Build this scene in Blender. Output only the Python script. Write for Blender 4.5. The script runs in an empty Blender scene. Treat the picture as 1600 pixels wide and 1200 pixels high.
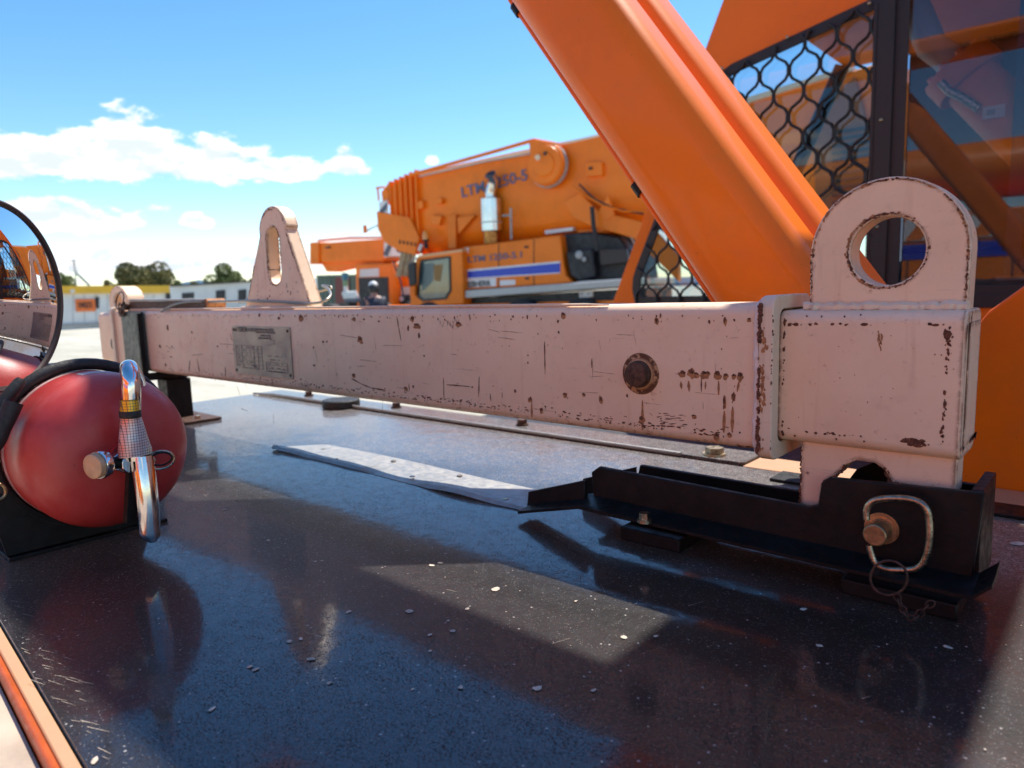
import bpy, bmesh, math, random
import numpy as np
from mathutils import Vector, Matrix
random.seed(7); np.random.seed(7)
S = bpy.context.scene; COL = S.collection
PI = math.pi
# ------------------------------------------------------------------ camera
F_PX = 1100.0; CH = 0.30
az = math.radians(131.5); pt = math.atan(147/1100.0); rl = math.radians(-1.72)
fh = Vector((math.cos(az), math.sin(az), 0)); rh = Vector((math.sin(az), -math.cos(az), 0)); UPV = Vector((0, 0, 1))
FW = math.cos(pt)*fh - math.sin(pt)*UPV; u0 = math.sin(pt)*fh + math.cos(pt)*UPV
RT = math.cos(rl)*rh + math.sin(rl)*u0; UPC = math.cos(rl)*u0 - math.sin(rl)*rh
CPOS = Vector((0, 0, CH))
cam = bpy.data.cameras.new('camera'); camo = bpy.data.objects.new('camera', cam); COL.objects.link(camo)
M = Matrix((RT, UPC, -FW)).transposed().to_4x4(); M.translation = CPOS
camo.matrix_world = M
cam.sensor_width = 36; cam.lens = F_PX/1600*36; cam.clip_start = 0.01; cam.clip_end = 6000
cam.dof.use_dof = True; cam.dof.focus_distance = 0.82; cam.dof.aperture_fstop = 6.3
S.camera = camo
# ------------------------------------------------------------------ sun and sky
SUN_AZ = 98.0; SUN_EL = 60.5          # azimuth counter-clockwise from +X
SUN_E = 4.2; SKY_STR = 0.12; EXPO = 0.85
sd = Vector((math.cos(math.radians(SUN_AZ))*math.cos(math.radians(SUN_EL)), math.sin(math.radians(SUN_AZ))*math.cos(math.radians(SUN_EL)), math.sin(math.radians(SUN_EL))))
sl = bpy.data.lights.new('sun', 'SUN'); sl.energy = SUN_E; sl.angle = math.radians(0.53); sl.color = (1, .95, .87)
so = bpy.data.objects.new('sun', sl); COL.objects.link(so); so.rotation_euler = sd.to_track_quat('Z', 'Y').to_euler(); so.location = (0, 0, 20)
w = bpy.data.worlds.new('World'); S.world = w; w.use_nodes = True
nt = w.node_tree; nt.nodes.clear()
class NT:
    def __init__(s, t): s.t = t
    def n(s, ty, **k):
        x = s.t.nodes.new(ty)
        for a, b in k.items():
            if a.startswith('i_'):
                key = a[2:]
                key = int(key) if key.isdigit() else key.replace('_', ' ')
                x.inputs[key].default_value = b
            else: setattr(x, a, b)
        return x
    def l(s, a, b): s.t.links.new(a, b)
    def m(s, op, a, b=None, c=None, clamp=False):
        x = s.t.nodes.new('ShaderNodeMath'); x.operation = op; x.use_clamp = clamp
        for i, v in enumerate((a, b, c)):
            if v is None: continue
            if isinstance(v, (int, float)): x.inputs[i].default_value = v
            else: s.l(v, x.inputs[i])
        return x.outputs[0]
    def ramp(s, f, lo, hi, a=0., b=1.):
        x = s.t.nodes.new('ShaderNodeMapRange'); x.inputs[1].default_value = lo; x.inputs[2].default_value = hi
        x.inputs[3].default_value = a; x.inputs[4].default_value = b; x.interpolation_type = 'SMOOTHSTEP'
        s.l(f, x.inputs[0]); return x.outputs[0]
    def mix(s, f, a, b, mode='MIX'):
        x = s.t.nodes.new('ShaderNodeMix'); x.data_type = 'RGBA'; x.blend_type = mode
        if isinstance(f, (int, float)): x.inputs[0].default_value = f
        else: s.l(f, x.inputs[0])
        for i, v in ((6, a), (7, b)):
            if isinstance(v, (tuple, list)): x.inputs[i].default_value = (*v[:3], 1)
            else: s.l(v, x.inputs[i])
        return x.outputs[2]
    def noise(s, vec, scale, detail=4, rough=.55, dist=0.):
        x = s.t.nodes.new('ShaderNodeTexNoise'); x.inputs['Scale'].default_value = scale; x.inputs['Detail'].default_value = detail
        x.inputs['Roughness'].default_value = rough; x.inputs['Distortion'].default_value = dist
        if vec is not None: s.l(vec, x.inputs['Vector'])
        return x.outputs['Fac']
W = NT(nt)
sky = W.n('ShaderNodeTexSky', sky_type='NISHITA'); sky.sun_disc = False
sky.sun_elevation = math.radians(SUN_EL); sky.sun_rotation = math.radians(90-SUN_AZ)
sky.air_density = 1.0; sky.dust_density = 0.25; sky.ozone_density = 1.0; sky.altitude = 500
tc = W.n('ShaderNodeTexCoord')
sep = W.n('ShaderNodeSeparateXYZ'); W.l(tc.outputs['Generated'], sep.inputs[0])
azn = W.m('MULTIPLY', W.m('ARCTAN2', sep.outputs[1], sep.outputs[0]), 180/PI)
eln = W.m('MULTIPLY', W.m('ARCSINE', sep.outputs[2]), 180/PI)
# cloud bank noise in azimuth/elevation, stretched along the horizon
cv = W.n('ShaderNodeCombineXYZ'); W.l(W.m('MULTIPLY', azn, .16), cv.inputs[0]); W.l(W.m('MULTIPLY', eln, .34), cv.inputs[1])
n1 = W.noise(cv.outputs[0], 1.6, 9, .62, .15)
cl_list = [(164.,9.2,6.5,1.9),(158.5,10.0,5.2,2.9),(153.5,9.6,5.4,2.3),(149.0,9.3,4.0,1.2),(161.8,10.3,2.0,1.8),(143.6,9.8,1.9,1.4),(137.2,10.1,.5,.45),
           (164.0,5.6,7.5,1.25),(154.7,5.6,1.4,.7),(157.6,2.7,6.0,1.25),(150.0,2.6,5.0,1.0),(165,2.7,4.5,1.1),(144.2,4.0,2.9,.8),
           (176,8,7,2.2),(190,6,9,2.5),(60,8,10,2.4),(85,14,8,2.6),(30,6,12,2.2),(120,4.2,7,1.2),(-60,10,14,3),(-120,9,12,3),(-10,12,10,3),(102,9.5,4,1.4)]
best = None
for (a, e, rx, ry) in cl_list:
    a_ = ((a+180) % 360)-180
    dx = W.m('MULTIPLY', W.m('SUBTRACT', azn, a_), 1/rx)
    ev = W.m('SUBTRACT', eln, e)
    dy = W.m('MULTIPLY', ev, 1/ry)
    # flat underside: distances below the middle grow faster
    dy = W.m('MULTIPLY', dy, W.ramp(ev, -.4*ry, 0., 1.45, 1.0))
    r = W.m('SUBTRACT', 1.0, W.m('SQRT', W.m('ADD', W.m('MULTIPLY', dx, dx), W.m('MULTIPLY', dy, dy))))
    best = r if best is None else W.m('MAXIMUM', best, r)
dens = W.m('ADD', best, W.m('MULTIPLY', W.m('SUBTRACT', n1, .5), 2.7))
cfac = W.ramp(dens, .02, .34)
cv2 = W.n('ShaderNodeCombineXYZ'); W.l(W.m('MULTIPLY', azn, .16), cv2.inputs[0]); W.l(W.m('MULTIPLY', W.m('ADD', eln, .55), .34), cv2.inputs[1])
n2 = W.noise(cv2.outputs[0], 1.6, 6, .6, .15)
shade = W.ramp(W.m('ADD', W.m('MULTIPLY', W.m('SUBTRACT', n1, n2), 3.0), W.m('MULTIPLY', dens, -.30)), -.42, .05)
ccol = W.mix(shade, (.66, .73, .83), (1., 1., 1.))
bg1 = W.n('ShaderNodeBackground'); bg1.inputs[1].default_value = SKY_STR
hs = W.n('ShaderNodeHueSaturation'); hs.inputs['Saturation'].default_value = 1.32; W.l(sky.outputs[0], hs.inputs['Color'])
W.l(hs.outputs[0], bg1.inputs[0])
bg2 = W.n('ShaderNodeBackground'); bg2.inputs[1].default_value = 0.74; W.l(ccol, bg2.inputs[0])
mx = W.n('ShaderNodeMixShader'); W.l(cfac, mx.inputs[0]); W.l(bg1.outputs[0], mx.inputs[1]); W.l(bg2.outputs[0], mx.inputs[2])
wo = W.n('ShaderNodeOutputWorld'); W.l(mx.outputs[0], wo.inputs[0])
S.view_settings.view_transform = 'Standard'; S.view_settings.look = 'None'; S.view_settings.exposure = EXPO; S.view_settings.gamma = 1
S.view_settings.use_curve_mapping = False
S.render.engine = 'CYCLES'; S.cycles.use_denoising = True; S.cycles.max_bounces = 8; S.cycles.caustics_reflective = False
S.cycles.sample_clamp_indirect = 6

# ------------------------------------------------------------------ geometry helpers
def ray(x, y): return FW + RT*((x-800)/F_PX) - UPC*((y-600)/F_PX)
def onp(x, y, ax, v):
    d = ray(x, y); return CPOS + d*((v-CPOS[ax])/d[ax])
def onY(x, y, v): return onp(x, y, 1, v)
def onX(x, y, v): return onp(x, y, 0, v)
DZ = -.03                               # top of the deck
def onZ(x, y, v=DZ): return onp(x, y, 2, v)

def wl(o):
    p = Vector((0, 0, 0))
    while o is not None: p = p + o.location; o = o.parent
    return p
class MB:
    def __init__(s): s.bm = bmesh.new()
    def box(s, a, b, rot=None, piv=None):
        r = bmesh.ops.create_cube(s.bm, size=1)['verts']
        c = [(a[i]+b[i])/2 for i in range(3)]; d = [abs(b[i]-a[i]) for i in range(3)]
        for v in r: v.co = Vector((v.co[i]*d[i]+c[i] for i in range(3)))
        if rot is not None:
            bmesh.ops.rotate(s.bm, verts=r, cent=Vector(piv if piv else c), matrix=rot)
        return s
    def cyl(s, p0, p1, r, r2=None, n=24, cap=True):
        p0 = Vector(p0); p1 = Vector(p1); d = p1-p0
        q = d.to_track_quat('Z', 'Y').to_matrix().to_4x4(); q.translation = (p0+p1)/2
        bmesh.ops.create_cone(s.bm, cap_ends=cap, segments=n, radius1=r, radius2=r if r2 is None else r2, depth=d.length, matrix=q)
        return s
    def sph(s, c, r, n=12, sc=(1, 1, 1)):
        m = Matrix.Translation(c) @ Matrix.Diagonal((*sc, 1))
        bmesh.ops.create_uvsphere(s.bm, u_segments=n*2, v_segments=n, radius=r, matrix=m); return s
    def loft(s, rings, cap=True, closed=True):
        vs = [[s.bm.verts.new(p) for p in r] for r in rings]
        n = len(vs[0])
        for a, b in zip(vs[:-1], vs[1:]):
            for i in range(n if closed else n-1):
                try: s.bm.faces.new((a[i], a[(i+1) % n], b[(i+1) % n], b[i]))
                except ValueError: pass
        if cap:
            s.bm.faces.new(vs[0][::-1]); s.bm.faces.new(vs[-1])
        return s
    def tube(s, path, r, n=10, closed=False, cap=True):
        P = [Vector(p) for p in path]; m = len(P); rings = []
        R = r if isinstance(r, (list, tuple)) else [r]*m
        up = None
        for i in range(m):
            if closed: t = (P[(i+1) % m]-P[i-1]).normalized()
            else: t = (P[min(i+1, m-1)]-P[max(i-1, 0)]).normalized()
            if up is None:
                up = t.orthogonal().normalized()
            up = (up - t*up.dot(t)).normalized(); bn = t.cross(up)
            rings.append([P[i]+up*R[i]*math.cos(2*PI*k/n)+bn*R[i]*math.sin(2*PI*k/n) for k in range(n)])
        if closed: rings.append(rings[0]); s.loft(rings, cap=False)
        else: s.loft(rings, cap=cap)
        if closed: bmesh.ops.remove_doubles(s.bm, verts=s.bm.verts[:], dist=1e-6)
        return s
    def lathe(s, o, ax, prof, n=48, cap=True):
        """prof: (distance along axis, radius)"""
        o = Vector(o); ax = Vector(ax).normalized(); u = ax.orthogonal().normalized(); v = ax.cross(u)
        s.loft([[o+ax*d+(u*math.cos(2*PI*k/n)+v*math.sin(2*PI*k/n))*max(r, 1e-5) for k in range(n)] for d, r in prof], cap=cap)
        return s
    def plate(s, outer, holes, O, A, B, N, t0, t1):
        """polygon with holes in the plane (O, A, B), extruded from t0 to t1 along N"""
        O, A, B, N = map(Vector, (O, A, B, N))
        bm = bmesh.new(); es = []
        for lp in [outer]+list(holes):
            vv = [bm.verts.new(O+A*p[0]+B*p[1]+N*t0) for p in lp]
            for i in range(len(vv)): es.append(bm.edges.new((vv[i], vv[(i+1) % len(vv)])))
        bmesh.ops.triangle_fill(bm, use_beauty=True, edges=es, normal=N)
        if holes or True:
            bmesh.ops.dissolve_limit(bm, angle_limit=.001, verts=bm.verts[:], edges=bm.edges[:]) if False else None
        if abs(t1-t0) > 1e-9:
            r = bmesh.ops.extrude_face_region(bm, geom=bm.faces[:])
            for v in [g for g in r['geom'] if isinstance(g, bmesh.types.BMVert)]: v.co += N*(t1-t0)
        bmesh.ops.recalc_face_normals(bm, faces=bm.faces[:])
        me = bpy.data.meshes.new('tmp'); bm.to_mesh(me); bm.free(); s.bm.from_mesh(me); bpy.data.meshes.remove(me)
        return s
    def poly3(s, pts, off):
        """flat polygon of world points, extruded by vector off"""
        p = [Vector(q) for q in pts]
        a = [s.bm.verts.new(q) for q in p]; b = [s.bm.verts.new(q+Vector(off)) for q in p]
        n = len(p); s.bm.faces.new(a); s.bm.faces.new(b[::-1])
        for i in range(n): s.bm.faces.new((a[i], b[i], b[(i+1) % n], a[(i+1) % n]))
        return s
    def build(s, name, mat, parent=None, bevel=0, seg=2, smooth=35, recalc=True):
        me = bpy.data.meshes.new(name); o = bpy.data.objects.new(name, me); COL.objects.link(o)
        off = wl(parent) if parent is not None else Vector((0, 0, 0))
        if parent is None:
            xs = [v.co for v in s.bm.verts]
            off = Vector(((min(v.x for v in xs)+max(v.x for v in xs))/2, (min(v.y for v in xs)+max(v.y for v in xs))/2, min(v.z for v in xs)))
            o.location = off
        else: o.parent = parent
        for v in s.bm.verts: v.co -= off
        if recalc: bmesh.ops.recalc_face_normals(s.bm, faces=s.bm.faces[:])
        s.bm.to_mesh(me); s.bm.free(); me.materials.append(mat)
        if smooth:
            me.shade_smooth(); me.set_sharp_from_angle(angle=math.radians(smooth))
        if bevel:
            m = o.modifiers.new('bevel', 'BEVEL'); m.width = bevel; m.segments = seg; m.limit_method = 'ANGLE'; m.angle_limit = math.radians(40)
            m.harden_normals = False
        return o
def thing(name, label, cat, loc, group=None):
    o = bpy.data.objects.new(name, None); COL.objects.link(o); o.location = loc; o.empty_display_size = .05
    o['label'] = label; o['category'] = cat
    if group: o['group'] = group
    return o
def tag(o, label, cat, group=None):
    o['label'] = label; o['category'] = cat
    if group: o['group'] = group
    return o
def struct(o, kind='structure'): o['kind'] = kind; return o
def rrect(a0, a1, b0, b1, r, n=5):
    P = []
    for cx, cy, t0 in ((a1-r, b1-r, 0), (a0+r, b1-r, 90), (a0+r, b0+r, 180), (a1-r, b0+r, 270)):
        for k in range(n+1):
            t = math.radians(t0+90*k/n); P.append((cx+r*math.cos(t), cy+r*math.sin(t)))
    return P
def circ(cx, cy, r, n=32, ry=None): return [(cx+r*math.cos(2*PI*k/n), cy+(ry or r)*math.sin(2*PI*k/n)) for k in range(n)]
X_, Y_, Z_ = (1, 0, 0), (0, 1, 0), (0, 0, 1)
O0 = (0, 0, 0)
def text_mesh(txt, O, A, B, size, mat, name, parent, thick=.0004, bold=0., align='LEFT', sx=1.):
    """flat lettering: O origin, A reading direction, B up"""
    cu = bpy.data.curves.new('t', 'FONT'); cu.body = txt; cu.size = size; cu.extrude = thick; cu.offset = bold; cu.align_x = align; cu.resolution_u = 3
    to = bpy.data.objects.new('t', cu); COL.objects.link(to)
    dg = bpy.context.evaluated_depsgraph_get(); me = bpy.data.meshes.new_from_object(to.evaluated_get(dg))
    bpy.data.objects.remove(to); bpy.data.curves.remove(cu)
    A = Vector(A).normalized(); B = Vector(B).normalized(); N = A.cross(B); O = Vector(O)
    bm = bmesh.new(); bm.from_mesh(me); bpy.data.meshes.remove(me)
    for v in bm.verts: v.co = O+A*v.co.x*sx+B*v.co.y+N*v.co.z
    mb = MB(); mb.bm.free(); mb.bm = bm
    return mb.build(name, mat, parent, smooth=0, recalc=False)

# ------------------------------------------------------------------ materials
def pmat(name, col, rough=.5, metal=0., coat=0., bump=0., bscale=200., var=0., vscale=20., spec=.5, grain=0, emit=None):
    m = bpy.data.materials.new(name); m.use_nodes = True; T = NT(m.node_tree); b = m.node_tree.nodes['Principled BSDF']
    b.inputs['Base Color'].default_value = (*col, 1); b.inputs['Roughness'].default_value = rough; b.inputs['Metallic'].default_value = metal
    b.inputs['Coat Weight'].default_value = coat; b.inputs['Coat Roughness'].default_value = .06; b.inputs['Specular IOR Level'].default_value = spec
    g = T.n('ShaderNodeNewGeometry'); pos = g.outputs['Position']
    if var:
        f = T.noise(pos, vscale, 5, .6)
        c = T.mix(T.ramp(f, .3, .7), tuple(x*(1-var) for x in col), tuple(min(1, x*(1+var*.6)) for x in col))
        T.l(c, b.inputs['Base Color'])
        T.l(T.ramp(T.noise(pos, vscale*2.3, 4, .6), .3, .75, max(0.02, rough*.75), min(1, rough*1.3)), b.inputs['Roughness'])
    if bump:
        bp = T.n('ShaderNodeBump'); bp.inputs['Strength'].default_value = bump; bp.inputs['Distance'].default_value = .002
        T.l(T.noise(pos, bscale, 4, .6), bp.inputs['Height']); T.l(bp.outputs[0], b.inputs['Normal'])
    return m
def nodes(m): return NT(m.node_tree), m.node_tree.nodes['Principled BSDF']

ORANGE = (.90, .175, .003)
def orange_paint(name, col=ORANGE, rough=.38, coat=.12, dust=.07, scale=3.):
    m = bpy.data.materials.new(name); m.use_nodes = True; T, b = nodes(m)
    g = T.n('ShaderNodeNewGeometry'); pos = g.outputs['Position']
    f = T.ramp(T.noise(pos, scale, 6, .65), .35, .75)
    c = T.mix(f, col, tuple(x*.82 for x in col))
    d = T.m('MULTIPLY', T.ramp(T.noise(pos, scale*4, 7, .7), .45, .85), dust)
    c = T.mix(d, c, (.60, .32, .15)); b.inputs['Specular IOR Level'].default_value = .25
    sp = T.ramp(T.noise(pos, 160, 2, .5), .73, .78)
    c = T.mix(T.m('MULTIPLY', sp, .5), c, (.2, .06, .02))
    T.l(c, b.inputs['Base Color']); T.l(T.m('ADD', T.m('MULTIPLY', f, .15), rough), b.inputs['Roughness'])
    b.inputs['Coat Weight'].default_value = coat; b.inputs['Coat Roughness'].default_value = .09
    bp = T.n('ShaderNodeBump'); bp.inputs['Strength'].default_value = .05; bp.inputs['Distance'].default_value = .002
    T.l(T.noise(pos, 90, 3, .6), bp.inputs['Height']); T.l(bp.outputs[0], b.inputs['Normal'])
    return m
M_or = orange_paint('orange gloss paint')
M_orf = orange_paint('orange yard crane paint', (.94, .21, .006), .42, .15, .10, 1.2)
M_arm = orange_paint('orange arm paint', (.95, .195, .003), .36, .16, .10)
M_ord = orange_paint('orange faded ledge paint', (.52, .30, .17), .5, .1, .5, 8.)
M_black = pmat('black steel paint', (.009, .0075, .007), .5, spec=.28, var=.5, vscale=30, bump=.25, bscale=120)
M_blackp = pmat('black plastic', (.012, .012, .013), .5, bump=.1)
M_rub = pmat('black rubber', (.018, .017, .017), .62, bump=.3, bscale=300, var=.4, vscale=60)
M_chr = pmat('polished chrome', (.72, .71, .70), .12, 1., bump=.05, bscale=60, var=.15, vscale=50)
M_zinc = pmat('zinc plated steel', (.46, .37, .25), .34, 1., bump=.25, bscale=400, var=.45, vscale=90)
M_brass = pmat('worn brass', (.40, .25, .12), .38, .7, bump=.15, bscale=300, var=.3, vscale=120)
M_rustm = pmat('rusted bolt steel', (.10, .05, .032), .6, .4, bump=.6, bscale=300, var=.5, vscale=120)
M_rust = pmat('rust marks', (.17, .062, .030), .85, bump=.8, bscale=900, var=.6, vscale=300)
M_rustl = pmat('light rust stain', (.42, .19, .075), .8, var=.4, vscale=200)
M_scuff = pmat('dark scuff marks', (.30, .18, .14), .7, var=.5, vscale=400)
M_alu = pmat('brushed aluminium', (.36, .35, .33), .5, .5, bump=.15, bscale=500, var=.12, vscale=40)
M_gal = pmat('galvanised plate', (.10, .11, .11), .45, .6, bump=.2, bscale=80, var=.35, vscale=25)
M_white = pmat('white paint', (.75, .74, .72), .45, var=.08, vscale=3)
M_whitec = pmat('site hut cladding', (.66, .68, .66), .6, var=.08, vscale=1.2)
M_yel = pmat('yellow fascia paint', (.78, .44, .03), .5, var=.08, vscale=1)
M_grey = pmat('grey paint', (.36, .37, .36), .5, var=.15, vscale=4)
M_dark = pmat('dark machinery', (.02, .021, .024), .55, var=.6, vscale=6)
M_tyre = pmat('tyre rubber', (.025, .025, .025), .8, bump=.4, bscale=40)
M_blue = pmat('blue stripe vinyl', (.02, .06, .50), .35, var=.1)
M_ltxt = pmat('grey blue lettering', (.12, .13, .22), .5)
M_ink = pmat('black ink', (.02, .02, .022), .5)
M_hazd = pmat('dark hazard stripe', (.09, .11, .15), .5)
M_rope = pmat('tan hoist rope', (.42, .33, .2), .8, bump=.5, bscale=60, var=.3, vscale=8)
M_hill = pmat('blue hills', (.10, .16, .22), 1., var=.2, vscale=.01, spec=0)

# glossy black deck with speckle, dust and painted far glare
def deck_mat():
    m = bpy.data.materials.new('glossy black deck'); m.use_nodes = True; T, b = nodes(m)
    g = T.n('ShaderNodeNewGeometry'); pos = g.outputs['Position']
    big = T.noise(pos, 3.5, 6, .6); fine = T.noise(pos, 420, 3, .6); mid = T.noise(pos, 60, 5, .65)
    base = T.mix(T.ramp(big, .35, .7), (.008, .006, .006), (.015, .011, .010))
    vo = T.n('ShaderNodeTexVoronoi', feature='F1'); vo.inputs['Scale'].default_value = 150; T.l(pos, vo.inputs['Vector'])
    sepc = T.n('ShaderNodeSeparateColor'); T.l(vo.outputs['Color'], sepc.inputs[0])
    dots = T.m('MULTIPLY', T.ramp(vo.outputs['Distance'], .10, .22, 1., 0.), T.ramp(sepc.outputs[0], .86, .93))
    vo2 = T.n('ShaderNodeTexVoronoi', feature='F1'); vo2.inputs['Scale'].default_value = 480; T.l(pos, vo2.inputs['Vector'])
    sep2 = T.n('ShaderNodeSeparateColor'); T.l(vo2.outputs['Color'], sep2.inputs[0])
    dots2 = T.m('MULTIPLY', T.ramp(vo2.outputs['Distance'], .15, .3, 1., 0.), T.ramp(sep2.outputs[0], .72, .9))
    dd = T.m('ADD', T.m('MULTIPLY', dots, .9), T.m('MULTIPLY', dots2, .5), clamp=True)
    # long faint scratches
    mp = T.n('ShaderNodeMapping'); mp.inputs['Rotation'].default_value = (0, 0, .5); mp.inputs['Scale'].default_value = (6, 260, 1); T.l(pos, mp.inputs[0])
    scr = T.ramp(T.noise(mp.outputs[0], 1.0, 2, .5), .74, .80)
    mp2 = T.n('ShaderNodeMapping'); mp2.inputs['Rotation'].default_value = (0, 0, -.25); mp2.inputs['Scale'].default_value = (5, 220, 1); T.l(pos, mp2.inputs[0])
    scr2 = T.ramp(T.noise(mp2.outputs[0], 1.3, 2, .5), .76, .82)
    dd = T.m('ADD', dd, T.m('MULTIPLY', T.m('ADD', scr, scr2), .10), clamp=True)
    film = T.m('MULTIPLY', T.ramp(mid, .4, .8), .018)
    dd = T.m('ADD', dd, film, clamp=True)
    # pale dusty speckle on the far half, painted in for missing sun glare
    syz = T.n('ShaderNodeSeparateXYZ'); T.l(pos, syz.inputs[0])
    far_glare = T.ramp(T.m('ADD', syz.outputs[1], T.m('MULTIPLY', T.m('SUBTRACT', big, .5), .5)), .74, 1.02)
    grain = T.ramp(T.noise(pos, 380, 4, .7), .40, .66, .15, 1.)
    dd = T.m('ADD', dd, T.m('MULTIPLY', T.m('MULTIPLY', far_glare, grain), T.ramp(mid, .3, .7, .40, .70)), clamp=True)
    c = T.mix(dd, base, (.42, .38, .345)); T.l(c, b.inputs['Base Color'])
    speck = T.ramp(fine, .56, .64)      # tiny pits that break the gloss
    T.l(T.m('ADD', T.m('MULTIPLY', speck, .15), T.ramp(mid, .3, .7, .46, .58)), b.inputs['Roughness']); b.inputs['IOR'].default_value = 1.4
    b.inputs['Sheen Weight'].default_value = .5; b.inputs['Sheen Roughness'].default_value = .24; b.inputs['Sheen Tint'].default_value = (.9, .88, .84, 1)
    T.l(T.m('MULTIPLY', T.ramp(T.noise(pos, 420, 3, .6), .40, .62, .35, 1.), T.ramp(big, .3, .65, .6, 1.)), b.inputs['Sheen Weight'])
    b.inputs['Specular IOR Level'].default_value = .3
    b.inputs['Coat IOR'].default_value = 1.68; T.l(T.m('SUBTRACT', .85, T.m('MULTIPLY', T.ramp(T.noise(pos, 560, 2, .5), .53, .59), T.ramp(mid, .35, .6, .45, .85))), b.inputs['Coat Weight'])
    T.l(T.m('ADD', T.m('MULTIPLY', speck, .20), T.ramp(mid, .3, .7, .06, .13)), b.inputs['Coat Roughness'])
    bp = T.n('ShaderNodeBump'); bp.inputs['Strength'].default_value = .55; bp.inputs['Distance'].default_value = .0007
    h = T.m('ADD', T.m('MULTIPLY', fine, .7), T.m('MULTIPLY', T.noise(pos, 240, 3, .5), .6))
    T.l(h, bp.inputs['Height'])
    bp2 = T.n('ShaderNodeBump'); bp2.inputs['Strength'].default_value = .15; bp2.inputs['Distance'].default_value = .004
    T.l(T.noise(pos, 12, 3, .5), bp2.inputs['Height']); T.l(bp2.outputs[0], bp.inputs['Normal'])
    T.l(bp.outputs[0], b.inputs['Normal']); T.l(bp2.outputs[0], b.inputs['Coat Normal'])
    return m
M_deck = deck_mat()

# worn pale pink beam paint
def beam_mat(name='worn pale pink paint', edge=False, base=(.82, .58, .39), z0=.108, z1=.277):
    m = bpy.data.materials.new(name); m.use_nodes = True; T, b = nodes(m)
    g = T.n('ShaderNodeNewGeometry'); pos = g.outputs['Position']
    sp = T.n('ShaderNodeSeparateXYZ'); T.l(pos, sp.inputs[0])
    big = T.noise(pos, 5, 6, .6); med = T.noise(pos, 38, 6, .7); fin = T.noise(pos, 210, 5, .7)
    c = T.mix(T.ramp(big, .3, .7), base, (base[0]*1.08, base[1]*1.17, base[2]*1.2))
    # drip stains running down
    mp = T.n('ShaderNodeMapping'); mp.inputs['Scale'].default_value = (70, 70, 5); T.l(pos, mp.inputs[0])
    drip = T.noise(mp.outputs[0], 1, 5, .6)
    c = T.mix(T.m('MULTIPLY', T.ramp(drip, .55, .8), .35), c, (.50, .27, .13))
    c = T.mix(T.m('MULTIPLY', T.ramp(med, .55, .8), .30), c, (.52, .30, .17))
    # grey scuffs along the length
    mp2 = T.n('ShaderNodeMapping'); mp2.inputs['Scale'].default_value = (6, 60, 170); mp2.inputs['Rotation'].default_value = (0, .06, 0); T.l(pos, mp2.inputs[0])
    c = T.mix(T.m('MULTIPLY', T.ramp(T.noise(mp2.outputs[0], 1, 4, .6), .66, .74), .22), c, (.22, .15, .13))
    c = T.mix(T.m('MULTIPLY', T.ramp(T.noise(pos, 90, 6, .75), .60, .70), .22), c, (.36, .22, .17))
    # rust chips, denser near the lower and upper edges
    if z0 is not None:
        lo = T.ramp(sp.outputs[2], z0, z0+.022, .115, 0.); hi = T.ramp(sp.outputs[2], z1-.014, z1+.002, 0., .045)
        ed = T.m('ADD', lo, hi)
    else: ed = T.m('ADD', 0., .0)
    if edge:
        bv = T.n('ShaderNodeBevel', samples=6); bv.inputs['Radius'].default_value = .011
        dt = T.n('ShaderNodeVectorMath', operation='DOT_PRODUCT'); T.l(bv.outputs[0], dt.inputs[0]); T.l(g.outputs['Normal'], dt.inputs[1])
        ed = T.m('ADD', ed, T.ramp(dt.outputs['Value'], .88, .9995, .25, 0.))
    chip = T.ramp(T.m('ADD', T.noise(pos, 75, 7, .72), ed), .70, .725)
    halo = T.ramp(T.m('ADD', T.noise(pos, 75, 7, .72), ed), .60, .72)
    c = T.mix(T.m('MULTIPLY', halo, .55), c, (.40, .19, .08))
    c = T.mix(chip, c, T.mix(fin, (.045, .017, .010), (.20, .075, .03)))
    T.l(c, b.inputs['Base Color'])
    T.l(T.m('ADD', T.m('MULTIPLY', chip, .4), T.ramp(med, .3, .7, .36, .55)), b.inputs['Roughness'])
    bp = T.n('ShaderNodeBump'); bp.inputs['Strength'].default_value = .35; bp.inputs['Distance'].default_value = .0012
    hh = T.m('ADD', T.m('MULTIPLY', T.noise(pos, 14, 3, .5), .5), T.m('ADD', T.m('MULTIPLY', fin, .25), T.m('MULTIPLY', chip, -.5)))
    T.l(hh, bp.inputs['Height']); T.l(bp.outputs[0], b.inputs['Normal'])
    return m
M_beam = beam_mat()
M_beam_e = beam_mat('worn pale pink plate paint', True, z0=None)
M_cream = beam_mat('worn cream edge paint', False, (.74, .57, .40), z0=None)

# ------------------------------------------------------------------ ground, hills
GZ = -1.2
def ground_mat():
    m = bpy.data.materials.new('pale gravel yard'); m.use_nodes = True; T, b = nodes(m)
    pos = T.n('ShaderNodeNewGeometry').outputs['Position']
    mp = T.n('ShaderNodeMapping'); mp.inputs['Scale'].default_value = (.25, .9, 1); mp.inputs['Rotation'].default_value = (0, 0, .7); T.l(pos, mp.inputs[0])
    c = T.mix(T.ramp(T.noise(mp.outputs[0], .5, 7, .65), .35, .65), (.36, .33, .25), (.50, .47, .38))
    c = T.mix(T.ramp(T.noise(mp.outputs[0], 3.5, 6, .7), .55, .72), c, (.24, .23, .18))
    c = T.mix(T.ramp(T.noise(pos, 30, 4, .7), .5, .8), c, (.28, .26, .21))
    T.l(c, b.inputs['Base Color']); b.inputs['Roughness'].default_value = .95
    return m
g = MB(); g.plate([(-1500, -1500), (1500, -1500), (1500, 1500), (-1500, 1500)], [], (0, 0, GZ), X_, Y_, Z_, 0, 0)
struct(g.build('ground', ground_mat(), smooth=0))
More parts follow.
